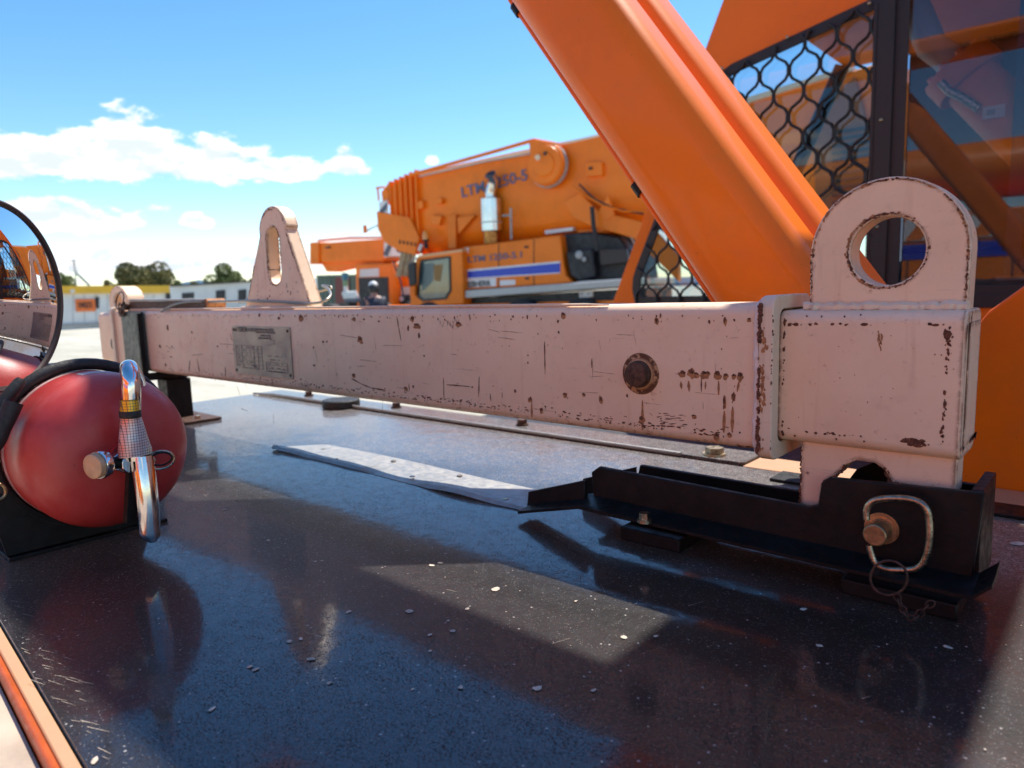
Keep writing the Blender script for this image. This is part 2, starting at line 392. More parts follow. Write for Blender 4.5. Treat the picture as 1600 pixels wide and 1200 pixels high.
# low blue hills on the horizon
g = MB(); rings = []
N = 90
for k in range(N+1):
    a = math.radians(60+150*k/N); d = 1250
    h = 14+5*math.sin(k*.35)+4*math.sin(k*.9+1)+3*math.sin(k*1.9)+ (8 if a > 2.5 else 0)*max(0, math.sin((a-2.5)*6))
    cx, cy = math.cos(a), math.sin(a)
    rings.append([Vector((cx*(d-150), cy*(d-150), GZ-2)), Vector((cx*(d-60), cy*(d-60), GZ+h*.6)), Vector((cx*d, cy*d, GZ+h)), Vector((cx*(d+160), cy*(d+160), GZ-2))])
g.loft(rings, cap=False); struct(g.build('hills', M_hill, smooth=180))

# ------------------------------------------------------------------ near crane: deck, ledges, rams, cab
cr = thing('pick_and_carry_crane', 'nearest orange crane, with glossy black deck, two thick rams and mesh-guarded cab', 'crane', (-.3, .65, GZ))
D0, D1 = .156, 1.2045
fy = lambda x, d=0: .166-(x+.88)*.0735-d          # front edge runs slightly skew to the beam
g = MB(); g.plate([(-2.27, fy(-2.27)), (1.6, fy(1.6)), (1.6, D1), (-2.27, D1)], [], O0, X_, Y_, Z_, DZ-.006, DZ)
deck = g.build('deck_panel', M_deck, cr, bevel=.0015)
g = MB(); g.plate([(-2.26, -.45), (1.59, -.45), (1.59, 1.16), (-2.26, 1.16)], [], O0, X_, Y_, Z_, -.78, DZ-.035)
g.build('chassis_body', M_or, cr)
def skew(d0, d1, z0_, z1_): return MB().plate([(-2.25, fy(-2.25, d1)), (1.58, fy(1.58, d1)), (1.58, fy(1.58, d0)), (-2.25, fy(-2.25, d0))], [], O0, X_, Y_, Z_, z0_, z1_)
skew(.0012, .0125, DZ-.011, DZ-.003).build('ledge', M_ord, cr, bevel=.002)
skew(.0135, .0210, DZ-.011, DZ+.001).build('edge_strip', pmat('dark red orange strip', (.42, .075, .012), .45, var=.2, vscale=30), cr, bevel=.003)
m_walk = pmat('bleached walkway paint', (.44, .34, .25), .75, bump=.35, bscale=60, var=.35, vscale=9)
skew(.0220, .62, DZ-.03, DZ-.008).build('walkway', m_walk, cr, bevel=.002)
# far side: thin raised metal lip, black bolted strip, orange ledge
MB().tube([(-2.26, 1.21, DZ+.003), (-2.14, 1.216, DZ+.008), (-1.3, 1.21, DZ+.007), (-.64, 1.21, DZ+.006)], .004, 8).build('metal_lip', M_alu, cr)
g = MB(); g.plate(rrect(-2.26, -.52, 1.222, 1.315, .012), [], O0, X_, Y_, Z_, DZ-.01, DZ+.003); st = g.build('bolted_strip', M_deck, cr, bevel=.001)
for x, y, r in ((-1.58, 1.28, .012), (-1.1, 1.276, .012), (-.59, 1.25, .0175), (-2.03, 1.28, .012)):
    MB().cyl((x, y, DZ+.003), (x, y, DZ+.007), r*1.25).cyl((x, y, DZ+.007), (x, y, DZ+.018), r, n=6).build('bolt', M_rustm if x < -.6 else M_zinc, cr)
g = MB().cyl((-1.75, 1.21, DZ), (-1.75, 1.21, DZ+.024), .055, n=32); g.build('rubber_buffer', M_rub, cr, bevel=.004)
MB().box((-.517, 1.21, DZ-.011), (1.58, 1.30, DZ)).build('ledge', M_ord, cr, bevel=.002)
MB().box((-.44, 1.14, DZ+.0005), (1.58, 1.2, DZ+.005)).build('black_edge_strip', M_black, cr, bevel=.001)
# orange side box with sloping top beyond the ledge
a = onY(1547, 485, 1.31); b = onY(1600, 452, 1.31); sl_ = (b.z-a.z)/(b.x-a.x)
g = MB(); g.plate([(-.245, DZ-.012), (1.5, DZ-.012), (1.5, .66), (.30, .66), (a.x, a.z), (-.21, .18), (-.245, .10)], [], (0, 1.303, 0), X_, Z_, Y_, 0, .42)
g.build('side_box', M_or, cr, bevel=.004)
# aluminium kick strip, slightly buckled
def strip():
    g = MB(); n = 48; rings = []
    for k in range(n+1):
        t = k/n; x = -1.39+.72*t
        z = DZ+.005+.0035*math.sin(t*9.0)+.0025*math.sin(t*17+1)+(.004 if t < .04 else 0)
        y0 = .775+.004*math.sin(t*6); y1 = .866+.010*math.sin(PI*min(1, t*1.3))
        if t < .09: y1 = y0+(y1-y0)*(.25+.75*t/.09)
        rings.append([(x, y0, max(DZ+.0008, z-.006)), (x, y0+.005, z), (x, (y0+y1)/2, DZ+.0055+.001*math.sin(t*9)), (x, y1, DZ+.0035), (x, y1, DZ+.0012), (x, y0+.004, max(DZ+.0002, z-.009))])
    g.loft(rings); return g
kp = strip().build('kick_strip', M_alu, cr)
for x, y in ((-1.276, .83), (-1.177, .794), (-1.067, .85), (-.946, .794), (-.88, .847), (-.72, .79)):
    g = MB().cyl((x, y, DZ+.0058), (x, y, DZ+.0070), .0055, .0045, n=16); g.build('rivet', M_zinc, kp)
# inclined box arm with rounded corners
ax = Vector((.588, 0, -.809)); n_ = Vector((.809, 0, .588))
YF, YB = 1.0, 1.285
nA, nB = -.410*YF, -.2544*YF               # lower-left and upper-right edges of the front face, measured from the camera height
orig = Vector((0, 0, CH))
def armpt(nn, y, l): return orig+n_*nn+Vector((0, y, 0))+ax*l
PR = rrect(nA, nB, YF, YF+.125, .040, 10); PR2 = rrect(nA+.004, nB+.0065, YF+.15, YB, .040, 10)
g = MB(); g.loft([[armpt(p[0], p[1], l) for p in PR] for l in (-1.62, -1.2, -.5, -.12)])
arm = g.build('lift_arm', M_arm, cr, smooth=50)
arm['label'] = 'thick inclined orange arm of two parallel members'
MB().loft([[armpt(p[0], p[1], l) for p in PR2] for l in (-1.62, -1.2, -.5, -.12)]).build('parallel_member', M_arm, arm, smooth=50)
MB().loft([[armpt(p[0], p[1], l) for p in ((nA+.02, YF+.1249), (nB-.02, YF+.1249), (nB-.02, YF+.1501), (nA+.02, YF+.1501))] for l in (-1.6, -.13)]).build('web_plate', M_arm, arm)
# unseen slab added over the arm to shade the deck foreground
P_ = rrect(1.15, 1.42, 1.61, 1.73, .03, 6)
MB().loft([[(x, p[0], p[1]) for p in P_] for x in (-2.6, -1.0, 1.9)]).build('shade_slab', M_or, cr, smooth=50)
g = MB(); g.loft([[armpt(p[0], p[1], l) for p in rrect(nA-.005, nB+.005, YF-.005, YB+.005, .026, 8)] for l in (-.165, -.118)]); g.build('end_collar', M_or, arm, bevel=.003)
q = lambda l, dn=0: armpt(nA-.006+dn, YF+.045, l)
MB().tube([q(-1.6), q(-1.0), q(-.2)], .0055, 10).build('arm_pipe', M_or, arm)
for l in (-.93, -.50): MB().cyl(q(l-.011), q(l+.011), .0095, n=10).build('pipe_clip', M_black, arm)
pvt = armpt((nA+nB)/2, YB, -.17); MB().cyl(pvt, pvt+Vector((0, .03, 0)), .03, n=24).build('pivot_pin', M_zinc, arm)
# cab
YC = 3.2; kc = YC/2.3                    # side wall plane; sizes below were measured on a plane at 2.3 m
sx = lambda x: x*kc
sz = lambda z: CH+(z-CH)*kc
Q = lambda P: [(sx(x), sz(z)) for x, z in P]
lean = lambda z: sx(-1.498)+(z-sz(.259))*(.429/.954)        # slanted front edge
zr = 1.62; zb_ = -.60; xe = 2.6; dpt = 1.7
outer = [(lean(zb_), zb_), (xe, zb_), (xe, zr), (lean(zr), zr)]
win = Q([(-1.392, .24), (-1.402, .29), (-1.398, .33), (-1.385, .365), (-1.14, .90), (-1.115, .94), (-1.08, .972), (-1.03, .995), (-.586, 1.085), (-.586, .24)])
win2 = [(sx(-.535), sz(.235)), (sx(-.535), 1.42), (1.9, 1.42), (1.9, sz(.235))]
g = MB(); g.plate(outer, [win, win2], (0, YC, 0), X_, Z_, Y_, 0, .035)
cab = g.build('cab_side', M_or, cr, bevel=.003)
g = MB(); g.plate([(lean(zb_), zb_), (xe, zb_), (xe, .36), (lean(.36), .36)], [], (0, YC+dpt, 0), X_, Z_, Y_, 0, .03); g.build('cab_far_side', M_dark, cr)
g = MB(); g.plate([(-1.1, .361), (xe, .361), (xe, zr), (-1.1, zr)], [], (0, YC+dpt, 0), X_, Z_, Y_, 0, .03); g.build('cab_far_panel', M_dark, cr)
g = MB(); g.box((lean(zr), YC, zr+.001), (xe+.03, YC+dpt+.03, zr+.05)); g.build('cab_roof', M_or, cr, bevel=.01)
g = MB(); g.box((xe-.03, YC+.036, zb_), (xe, YC+dpt-.001, zr)); g.build('cab_rear_wall', M_dark, cr)
g = MB(); g.box((lean(zb_)+.02, YC+.036, zb_), (xe-.03, YC+dpt-.001, zb_+.05)); g.build('cab_floor', M_dark, cr)
MB().cyl((lean(.0), YC+dpt-.05, 0), (lean(zr), YC+dpt-.05, zr), .045, n=12).build('front_post', M_black, cr)
# window frame: black ring following the opening, proud of the panel
def inset(poly, d):
    P = [Vector((p[0], p[1])) for p in poly]; n = len(P); out = []
    ar = sum(P[i].x*P[(i+1) % n].y-P[(i+1) % n].x*P[i].y for i in range(n)); sg = 1 if ar > 0 else -1
    for i in range(n):
        e1 = (P[i]-P[i-1]).normalized(); e2 = (P[(i+1) % n]-P[i]).normalized()
        n1 = Vector((-e1.y, e1.x))*sg; n2 = Vector((-e2.y, e2.x))*sg; b_ = (n1+n2)
        b_ = b_/max(.3, b_.length_squared)*2
        q = P[i]+b_*d; out.append((q.x, q.y))
    return out
g = MB(); g.plate(inset(win, -.016), [inset(win, .028)], (0, YC-.014, 0), X_, Z_, Y_, 0, .013)
fr = g.build('window_frame', M_blackp, cab, bevel=.002)
g = MB(); g.plate(inset(win2, -.03), [inset(win2, .022)], (0, YC-.016, 0), X_, Z_, Y_, 0, .0155); g.build('window_frame', M_blackp, cab, bevel=.002)
g = MB(); g.box((sx(-.605), YC-.03, .04), (sx(-.552), YC-.0165, sz(1.085))); g.build('window_post', M_blackp, cab, bevel=.002)
for q in ((-1.06, .995), (-.85, 1.04), (-.62, 1.075), (-.562, 1.09), (-.578, .45), (-.578, .75)):
    MB().sph((sx(q[0]), YC-.031, sz(q[1])), .0075, 6).build('screw', M_zinc, cab)
# out-of-view plate added to shade beam end and deck, with two arms
MB().box((-.47, 1.30, 1.735), (-.205, 2.10, 1.755)).build('shade_plate', M_black, cr, bevel=.004)
for x in (-.43, -.25): MB().box((x-.02, 2.101, 1.672), (x+.02, YC+.02, 1.75)).build('shade_plate_arm', M_black, cr, bevel=.003)
# glass
def glass_mat(name, tint, ior):
    m = bpy.data.materials.new(name); m.use_nodes = True; T = NT(m.node_tree); m.node_tree.nodes.clear()
    tr = T.n('ShaderNodeBsdfTransparent'); tr.inputs[0].default_value = (*tint, 1)
    gl = T.n('ShaderNodeBsdfGlossy'); gl.inputs['Roughness'].default_value = .015; gl.inputs[0].default_value = (.9, .95, 1, 1)
    df = T.n('ShaderNodeBsdfDiffuse'); df.inputs[0].default_value = (.35, .36, .36, 1)
    pos = T.n('ShaderNodeNewGeometry').outputs['Position']
    fn = T.n('ShaderNodeFresnel'); fn.inputs[0].default_value = ior
    m1 = T.n('ShaderNodeMixShader'); T.l(fn.outputs[0], m1.inputs[0]); T.l(tr.outputs[0], m1.inputs[1]); T.l(gl.outputs[0], m1.inputs[2])
    m2 = T.n('ShaderNodeMixShader'); T.l(T.m('MULTIPLY', T.ramp(T.noise(pos, 6, 8, .7), .45, .8), .05), m2.inputs[0]); T.l(m1.outputs[0], m2.inputs[1]); T.l(df.outputs[0], m2.inputs[2])
    o = T.n('ShaderNodeOutputMaterial'); T.l(m2.outputs[0], o.inputs[0]); return m
M_gl = glass_mat('clear cab glass', (.72, .80, .82), 1.5)
M_gl2 = glass_mat('tinted cab glass', (.72, .76, .82), 1.52)
g = MB(); g.plate(inset(win, .004), [], (0, YC+.012, 0), X_, Z_, Y_, 0, .004); g.build('window_glass', M_gl, cab, smooth=0)
g = MB(); g.plate(inset(win2, .004), [], (0, YC+.012, 0), X_, Z_, Y_, 0, .004); g.build('window_glass', M_gl2, cab, smooth=0)
# sliding pane stile and lower rail
MB().box((sx(-.27), YC+.018, .30), (sx(-.235), YC+.028, 1.42)).build('pane_stile', pmat('blue grey stile', (.03, .06, .10), .4), cab)
MB().box((sx(-.52), YC-.006, sz(.235)), (1.85, YC+.010, sz(.275))).build('lower_rail', M_blackp, cab, bevel=.002)
MB().box((sx(-.52), YC+.02, sz(.37)), (1.85, YC+.05, sz(.385))).build('lower_rail', M_blackp, cab, bevel=.002)
# diamond mesh guard
def inside(p, poly):
    c = False; j = len(poly)-1
    for i in range(len(poly)):
        if (poly[i][1] > p[1]) != (poly[j][1] > p[1]) and p[0] < (poly[j][0]-poly[i][0])*(p[1]-poly[i][1])/(poly[j][1]-poly[i][1])+poly[i][0]: c = not c
        j = i
    return c
mg = MB().box((sx(-.606), YC-.034, .26), (sx(-.598), YC-.0305, sz(1.07))).build('mesh_guard', M_blackp, cr)
wo_ = inset(win, -.004); cw_, ch_ = .046*kc, .138*kc
k = 0
for i in range(-1, 20):
    x0 = sx(-1.42)+i*cw_; run = []
    pts = []
    for j in range(0, 34):
        zc = .2+j*ch_/4*1.0
        ph = (j+2*(i % 2)) % 4
    # zigzag with short vertical bonds where neighbours touch
    zs = .14
    sgn = 1 if i % 2 else -1
    j = 0
    path = []
    z = zs
    while z < 1.46:
        xx = x0+sgn*(cw_/2-.003)
        path += [(xx, z-.016), (xx, z+.016), (xx-sgn*.011, z+.036), (x0-sgn*(cw_/2-.014), z+ch_/2-.036)]
        z += ch_/2; sgn = -sgn
    fine = []
    for (xa, za), (xb, zb) in zip(path[:-1], path[1:]):
        for t in (0, .34, .67): fine.append((xa+(xb-xa)*t, za+(zb-za)*t))
    runs = []; cur = []
    for p in fine:
        if inside(p, wo_): cur.append(p)
        else:
            if len(cur) > 3: runs.append(cur)
            cur = []
    if len(cur) > 3: runs.append(cur)
    for rn in runs:
        g = MB(); g.tube([(p[0], YC-.022+(.003 if i % 2 else -.003), p[1]) for p in rn], .0064, 6)
        g.build('strand', M_blackp, mg, smooth=60)
# interior pieces: seat, console, ram and hose seen through the tinted pane
g = MB(); g.box((-.35, YC+.6, -.4), (.25, YC+1.15, .28)).box((.1, YC+.6, .28), (.3, YC+1.15, .95)); g.build('seat', M_dark, cr, bevel=.04, seg=3)
g = MB(); g.box((-1.6, YC+.5, -.4), (-1.05, YC+1.3, .30)); g.build('console', M_dark, cr, bevel=.02)
pA = onY(1500, 110, YC+.16); pB = onY(1640, 250, YC+.16); dd = (pB-pA).normalized()
g = MB().cyl(pA+dd*.06, pB+dd*.5, .100, n=40).cyl(pA-dd*.02, pA+dd*.07, .130, n=40); rm = g.build('inner_ram', M_or, cr, bevel=.004)
for k in range(10):
    t = 2*PI*k/10; u_ = dd.orthogonal().normalized(); v_ = dd.cross(u_); c_ = pA+(u_*math.cos(t)+v_*math.sin(t))*.110
    MB().cyl(c_-dd*.035, c_-dd*.02, .014, n=6).build('bolt', M_or, rm)
h0 = onY(1432, 18, YC+.16); h1 = onY(1455, 72, YC+.16)
MB().tube([onY(1405, -40, YC+.16), h0, h1, pA-dd*.08, pA-dd*.01], .056, 16).build('hose', M_grey, cr)
q0 = onY(1470, 128, YC+.045); q1 = onY(1500, 150, YC+.045); q2 = onY(1530, 170, YC+.045)
MB().tube([q0, (q0+q1)/2+Vector((0, 0, -.012)), q1, q2], .016, 10).build('fitting', M_zinc, cr)
s0 = onY(1536, 168, YC+.045); s1 = onY(1570, 182, YC+.045)
lbl = MB().box((s0.x, YC+.040, s1.z), (s1.x, YC+.042, s0.z)).build('sticker', M_white, cr)
MB().box((s0.x+.012, YC+.0385, s1.z+.012), (s1.x-.03, YC+.0395, s0.z-.012)).build('print', M_grey, lbl)
c_ = onY(1589, 413, YC+.06)
g = MB().lathe((c_.x, YC+.06, c_.z), (0, -1, 0), [(0, .030), (.008, .030), (.010, .024), (.006, .022)], 32); ov = g.build('round_vent', M_grey, cr)
MB().cyl((c_.x, YC+.0525, c_.z), (c_.x, YC+.0535, c_.z), .015, n=24).build('vent_boss', M_whitec, ov)
s0 = onY(1556, 434, YC+.05); MB().box((s0.x, YC+.045, s0.z-.01), (s0.x+.14, YC+.05, s0.z+.006)).build('sill_plate', M_grey, cr)
# under-carriage: wheels
for x in (-1.35, .8):
    for y in (-.25, 1.6):
        g = MB().lathe((x, y-.17, GZ+.5), Y_, [(0, .30), (.0, .46), (.03, .50), (.30, .50), (.34, .46), (.34, .30)], 40); wh = g.build('wheel', M_tyre, cr)
        MB().lathe((x, y-.15, GZ+.5), Y_, [(0, .05), (.02, .12), (.06, .14), (.01, .29), (.3, .3)], 32).build('rim', M_grey, wh)
g = MB().box((lean(-.25)+.1, 1.245, -1.0), (1.5, YC+1.2, -.26)); g.build('chassis_frame', M_dark, cr, bevel=.02)
print('near crane done')

# ------------------------------------------------------------------ lifting beam
BF, BB = .770, .876                       # front and back of the outer tube
bmz0, bmz1 = .109, .2765
be = thing('lifting_beam', 'long worn pale pink steel lifting beam with rusty edges lying across the black deck', 'lifting beam', (-1.2, .83, bmz0))
def rhs(x0, x1, y0, y1, z0, z1, r, nsub=1):
    g = MB(); P = rrect(y0, y1, z0, z1, r, 6)
    g.loft([[(x0+(x1-x0)*k/nsub, p[0], p[1]) for p in P] for k in range(nsub+1)]); return g
rhs(-2.195, -.3095, BF, BB, bmz0, bmz1, .014, 6).build('outer_tube', M_beam, be)
rhs(-.296, -.118, .785, .869, .121, .268, .013, 2).build('inner_tube', M_beam_e, be, bevel=.002)
rhs(-2.37, -2.215, .785, .869, .121, .268, .013, 2).build('inner_tube', M_beam_e, be, bevel=.002)
MB().box((-.1178, .797, .133), (-.1165, .857, .256)).build('end_cap', M_beam_e, be, bevel=.0006)
# end collars (flanges)
for xa, xb in ((-.3095, -.2935), (-2.215, -2.195)):
    g = MB(); g.plate(rrect(.763, .883, .1005, .2855, .016), [rrect(.783, .871, .119, .270, .012)], (xa, 0, 0), Y_, Z_, X_, 0, xb-xa)
    g.build('collar', M_cream, be, bevel=.0015)
# weld bead between tube and collar
g = MB(); n = 90; rr = rrect(.767, .879, .106, .2795, .016, 8)
random.seed(3)
ringp = []
for k in range(len(rr)):
    p = rr[k]; q = rr[(k+1) % len(rr)]; L = math.dist(p, q); m_ = max(1, int(L/.004))
    for j in range(m_): ringp.append((-.3125+random.uniform(-.0008, .0008), p[0]+(q[0]-p[0])*j/m_, p[1]+(q[1]-p[1])*j/m_))
g.tube(ringp, [.0036+random.uniform(-.0007, .0007) for _ in ringp], 6, closed=False); g.build('weld_bead', pmat('white weld paint', (.78, .66, .58), .5, bump=.5, bscale=250, var=.15), be)
# small step on the tube top (weld seam of joined section)
MB().tube([(-2.18, .776, .2775), (-.55, .776, .2775), (-.515, .777, .2768)], [.0022, .0022, .0008], 6).build('top_seam', M_beam, be)
# near lifting lug (round eye)
LX, LZ, LR = -.197, .3275, .0755
P = [(LX-LR, .262), (LX+LR-.001, .262)]+[(LX+LR*math.cos(t), LZ+LR*math.sin(t)) for t in [PI*k/28 for k in range(29)]]
g = MB(); g.plate(P, [circ(LX+.001, LZ+.001, .0355, 48)], (0, .812, 0), X_, Z_, Y_, 0, .036)
lug = g.build('lifting_lug', M_beam_e, be, bevel=.0018, seg=2)
lug['label'] = 'round lifting eye with rust-rimmed hole at near end'
g = MB(); random.seed(5)
pp = [(LX-LR-.004+k*.004, .808+random.uniform(-.0012, .0012), .2705+random.uniform(-.001, .001)) for k in range(40)]
g.tube(pp, [.0055+random.uniform(-.0011, .0011) for _ in pp], 7)
g.build('weld_bead', M_cream, lug)
# plate below the near end, with an arch cut in it
arch = [(-.178, .087), (-.186, .101), (-.196, .107), (-.214, .107), (-.224, .101), (-.233, .087), (-.240, .081), (-.246, .078), (-.2475, .048), (-.2725, .045), (-.2725, .135), (-.121, .135), (-.121, .084)]
g = MB(); g.plate(arch, [], (0, .797, 0), X_, Z_, Y_, 0, .034); g.build('lower_plate', M_beam_e, be, bevel=.0015)
# middle lug (tapered with a slot)
P = [(-1.513, .272), (-1.243, .272), (-1.322, .440)]+[(-1.372+.056*math.cos(t), .430+.059*math.sin(t)) for t in [math.radians(a_) for a_ in range(15, 166, 10)]]+[(-1.425, .43)]
slot = [(-1.374+.026*math.cos(math.radians(a_)), (.415 if a_ < 180 else .358)+.031*math.sin(math.radians(a_))) for a_ in list(range(0, 181, 15))+list(range(180, 361, 15))]
g = MB(); g.plate(P, [slot], (0, .805, 0), X_, Z_, Y_, 0, .030); ml = g.build('lifting_lug', M_beam_e, be, bevel=.002); ml['label'] = 'tapered lug with long slot at mid-length'
MB().tube([(-1.52+k*.01, .802, .2765) for k in range(29)], [.005+random.uniform(-.001, .001) for _ in range(29)], 6).build('weld_bead', M_beam, ml)
# far end lug
P = [(-2.345, .262), (-2.205, .262)]+[(-2.275+.070*math.cos(t), .300+.046*math.sin(t)) for t in [PI*k/16 for k in range(17)]]
g = MB(); g.plate(P, [circ(-2.275, .300, .030, 24, .022)], (0, .812, 0), X_, Z_, Y_, 0, .05); fl = g.build('lifting_lug', M_beam_e, be, bevel=.002); fl['label'] = 'small round lug at the far end'
MB().box((-2.345, .80, .03), (-2.215, .83, .122)).build('lower_plate', M_beam_e, be, bevel=.002)
# pins
bc = onY(1001, 584, BF)
def hexhead(c, r, t, nm='pin_head', mat=M_rustm):
    g = MB().lathe((c[0], c[1], c[2]), (0, -1, 0), [(0, r*1.05), (t*.55, r*1.03), (t*.62, r*.97), (t, r*.92), (t+.0006, r*.80)], 40); return g.build(nm, mat, be)
hexhead((bc.x, BF, bc.z), .0165, .014)
g = MB().lathe((bc.x, BF-.0002, bc.z), (0, -1, 0), [(0, .0265), (.0012, .0255), (.0014, .021), (.003, .0185), (.003, .015)], 40); g.build('pin_washer', beam_mat('rust stained pin ring', True, (.50, .27, .12), z0=None), be)
lc = onY(183, 537, .785); hexhead((lc.x, .785, lc.z), .018, .012)
# data plate
pw = -1.545; px1 = -1.302
a0 = onY(362, 509, BF); a1 = onY(454, 511, BF); a2 = onY(459, 593, BF); a3 = onY(371, 583, BF)
x0, x1 = (a0.x+a3.x)/2, (a1.x+a2.x)/2; z1 = (a0.z+a1.z)/2; z0 = (a2.z+a3.z)/2
M_tag = pmat('grey data plate', (.34, .29, .235), .42, .25, bump=.2, bscale=60, var=.15, vscale=14)
g = MB(); g.plate(rrect(x0, x1, z0, z1, .004), [], (0, BF-.0024, 0), X_, Z_, Y_, 0, .0022); pl = g.build('data_plate', M_tag, be, bevel=.0003)
for (xx, zz) in ((x0+.008, z0+.008), (x0+.008, z1-.008), (x1-.008, z0+.008), (x1-.008, z1-.008)):
    MB().cyl((xx, BF-.0036, zz), (xx, BF-.002, zz), .0032, n=12).build('rivet', M_rustm, pl)
M_ink2 = pmat('faded plate print', (.13, .125, .115), .6)
wP = x1-x0; hP = z1-z0
def pt_(u, v): return (x0+u*wP, BF-.0027, z1-v*hP)
g = MB(); g.plate([(0, 0), (.007, .009), (.009, .002), (.0105, .009), (.012, 0)], [], pt_(.045, .11), X_, Z_, (0, -1, 0), 0, .0003); g.build('emblem', M_ink, pl)
text_mesh('TEREX', pt_(.105, .115), X_, Z_, .0145, M_ink, 'lettering', pl, .0002, .0003)
text_mesh('FRANNA', pt_(.245, .11), X_, Z_, .0125, M_ink2, 'lettering', pl, .0002)
text_mesh('SPREADER BAR MODEL', pt_(.44, .085), X_, Z_, .0072, M_ink2, 'lettering', pl, .0002)
text_mesh('AND LIFTING BEAM DATA', pt_(.44, .135), X_, Z_, .0065, M_ink2, 'lettering', pl, .0002)
text_mesh('RATED LOAD', pt_(.52, .20), X_, Z_, .0065, M_ink2, 'lettering', pl, .0002)
text_mesh('CHECK BEFORE USE', pt_(.47, .25), X_, Z_, .006, M_ink2, 'lettering', pl, .0002)
g = MB(); random.seed(9)
def bar(u0, v0, u1, v1, t=.0007):
    p, q = pt_(u0, v0), pt_(u1, v1)
    if abs(u1-u0) > abs(v1-v0): g.box((p[0], BF-.0029, p[2]-t/2), (q[0], BF-.0026, p[2]+t/2))
    else: g.box((p[0]-t/2, BF-.0029, q[2]), (p[0]+t/2, BF-.0026, p[2]))
for v in (.40, .46, .54, .62, .70, .78, .86): bar(.05, v, .52, v)
for u in (.05, .16, .38, .45, .52): bar(u, .40, u, .86)
for v in (.70, .76, .83, .89): bar(.58, v, .93, v)
for u in (.58, .93): bar(u, .70, u, .89)
bar(.74, .26, .68, .26); bar(.745, .27, .745, .33); bar(.70, .34, .78, .34); bar(.69, .36, .63, .36)
for v in (.43, .50, .58, .66, .74, .82, .73, .80, .86):
    for _ in range(5):
        u = random.uniform(.06, .46); bar(u, v, u+random.uniform(.015, .05), v, .0016)
        u = random.uniform(.60, .86); bar(u, min(.88, v+.15), u+random.uniform(.01, .05), min(.88, v+.15), .0014)
g.build('print_lines', M_ink2, pl, smooth=0)
# rust spots, scratches and scuffs read off the photo, as thin flakes on the face
def blob(g, x, z, rx, rz, y, rot=0, n=9, N=(0, -1, 0)):
    P = []
    for k in range(n):
        t = 2*PI*k/n; q = random.uniform(.6, 1.25); dx = rx*q*math.cos(t); dz = rz*q*math.sin(t)
        P.append((x+dx*math.cos(rot)-dz*math.sin(rot), z+dx*math.sin(rot)+dz*math.cos(rot)))
    v = [g.bm.verts.new((p[0], y, p[1])) for p in P]; c = g.bm.verts.new((x, y-.0003, z))
    for k in range(n): g.bm.faces.new((v[k], v[(k+1) % n], c))
random.seed(21)
gr = MB(); gl_ = MB(); gs = MB()
FY = BF-.0004
def spot(px, py, rp=3, ry=None, g=None):
    v = onY(px, py, BF); s_ = (onY(px+1, py, BF)-v).length; sz = (onY(px, py+1, BF)-v).length
    if v.z < bmz0+.012 or v.z > bmz1-.011: return
    blob(g or gr, v.x, v.z, rp*s_*.9, (ry or rp)*sz*.9, FY)
    if g is None and rp >= 2.5: blob(gl_, v.x, v.z-.6*rp*sz, rp*s_*1.25, (ry or rp)*sz*1.7, FY+.00015)
def line(pts, wpx=1.2, g=None):
    g = g or gr
    for (a_, b_) in zip(pts[:-1], pts[1:]):
        va, vb = onY(*a_, BF), onY(*b_, BF); s_ = (onY(a_[0], a_[1]+1, BF)-va).length*wpx/2
        d = (vb-va); L = d.length
        if L < 1e-5: continue
        d /= L; m_ = max(2, int(L/.006)); nn = Vector((-d.z, 0, d.x)); pv = None
        for k in range(m_+1):
            p = va+d*L*k/m_; h = s_*random.uniform(.5, 1.4)*(0.35 if k in (0, m_) else 1); p.y = FY
            cur = (g.bm.verts.new(p+nn*h), g.bm.verts.new(p-nn*h))
            if pv: g.bm.faces.new((pv[0], pv[1], cur[1], cur[0]))
            pv = cur
for px, py, r, ry in ((1026,580,4,3),(1066,582,5,3.5),(1080,580,5,5),(1088,584,4,3),(1101,583,5,4),(1106,583,3,3),(1122,584,5,4.5),(1134,586,4,3),(1147,586,4,3),(1156,586,5,4.5),
                   (1146,618,2.5,5),(1132,627,2.5,8),(872,470+32,2,3),(880,491,3,3),(873,519,2,3),(883,616,3,3),(829,623,3,3),(939,624,2.5,5),(1003,654,4,4),(1083,678,6,7),(1084,649,4,2),
                   (1133,500,2.5,5),(1026,501,2.5,4),(1008,488,2,3),(912,616,2.5,2),(825,555,1.3,2),(825,567,1.3,2),(1120,680,4,4),(1140,678,3,3),(1155,688,5,3),(1128,685,3,3),(1118,689,4,3),(1010,672,2,2),
                   (644,497,3,3),(651,507,5,3),(655,524,2,5),(663,556,1.5,2),(569,499,2,2),(553,497,3,2),(563,529,4,4),(505,534,2,2),(511,534,1.5,2),(490,543,1.5,2),(553,586,2.5,3),(553,610,2,2),
                   (646,604,2,2),(634,606,2.5,2),(491,571,2,1.5),(738,605,2,2),(592,502,2,2),(638,512,2,5),(716,505,5,2.5),(695,490,5,1.2),(436,497,2,3),(405,492,2,3),(470,495,3,3),(262,512,2,5),(300,519,1.5,2),
                   (250,541,2,3),(259,570,2,3),(340,541,2,2),(805,611,2,3),(846,640,2.5,3),(980,618,2,3),(1171,498,3,2),(1180,478,8,3)):
    spot(px, py, r, ry)
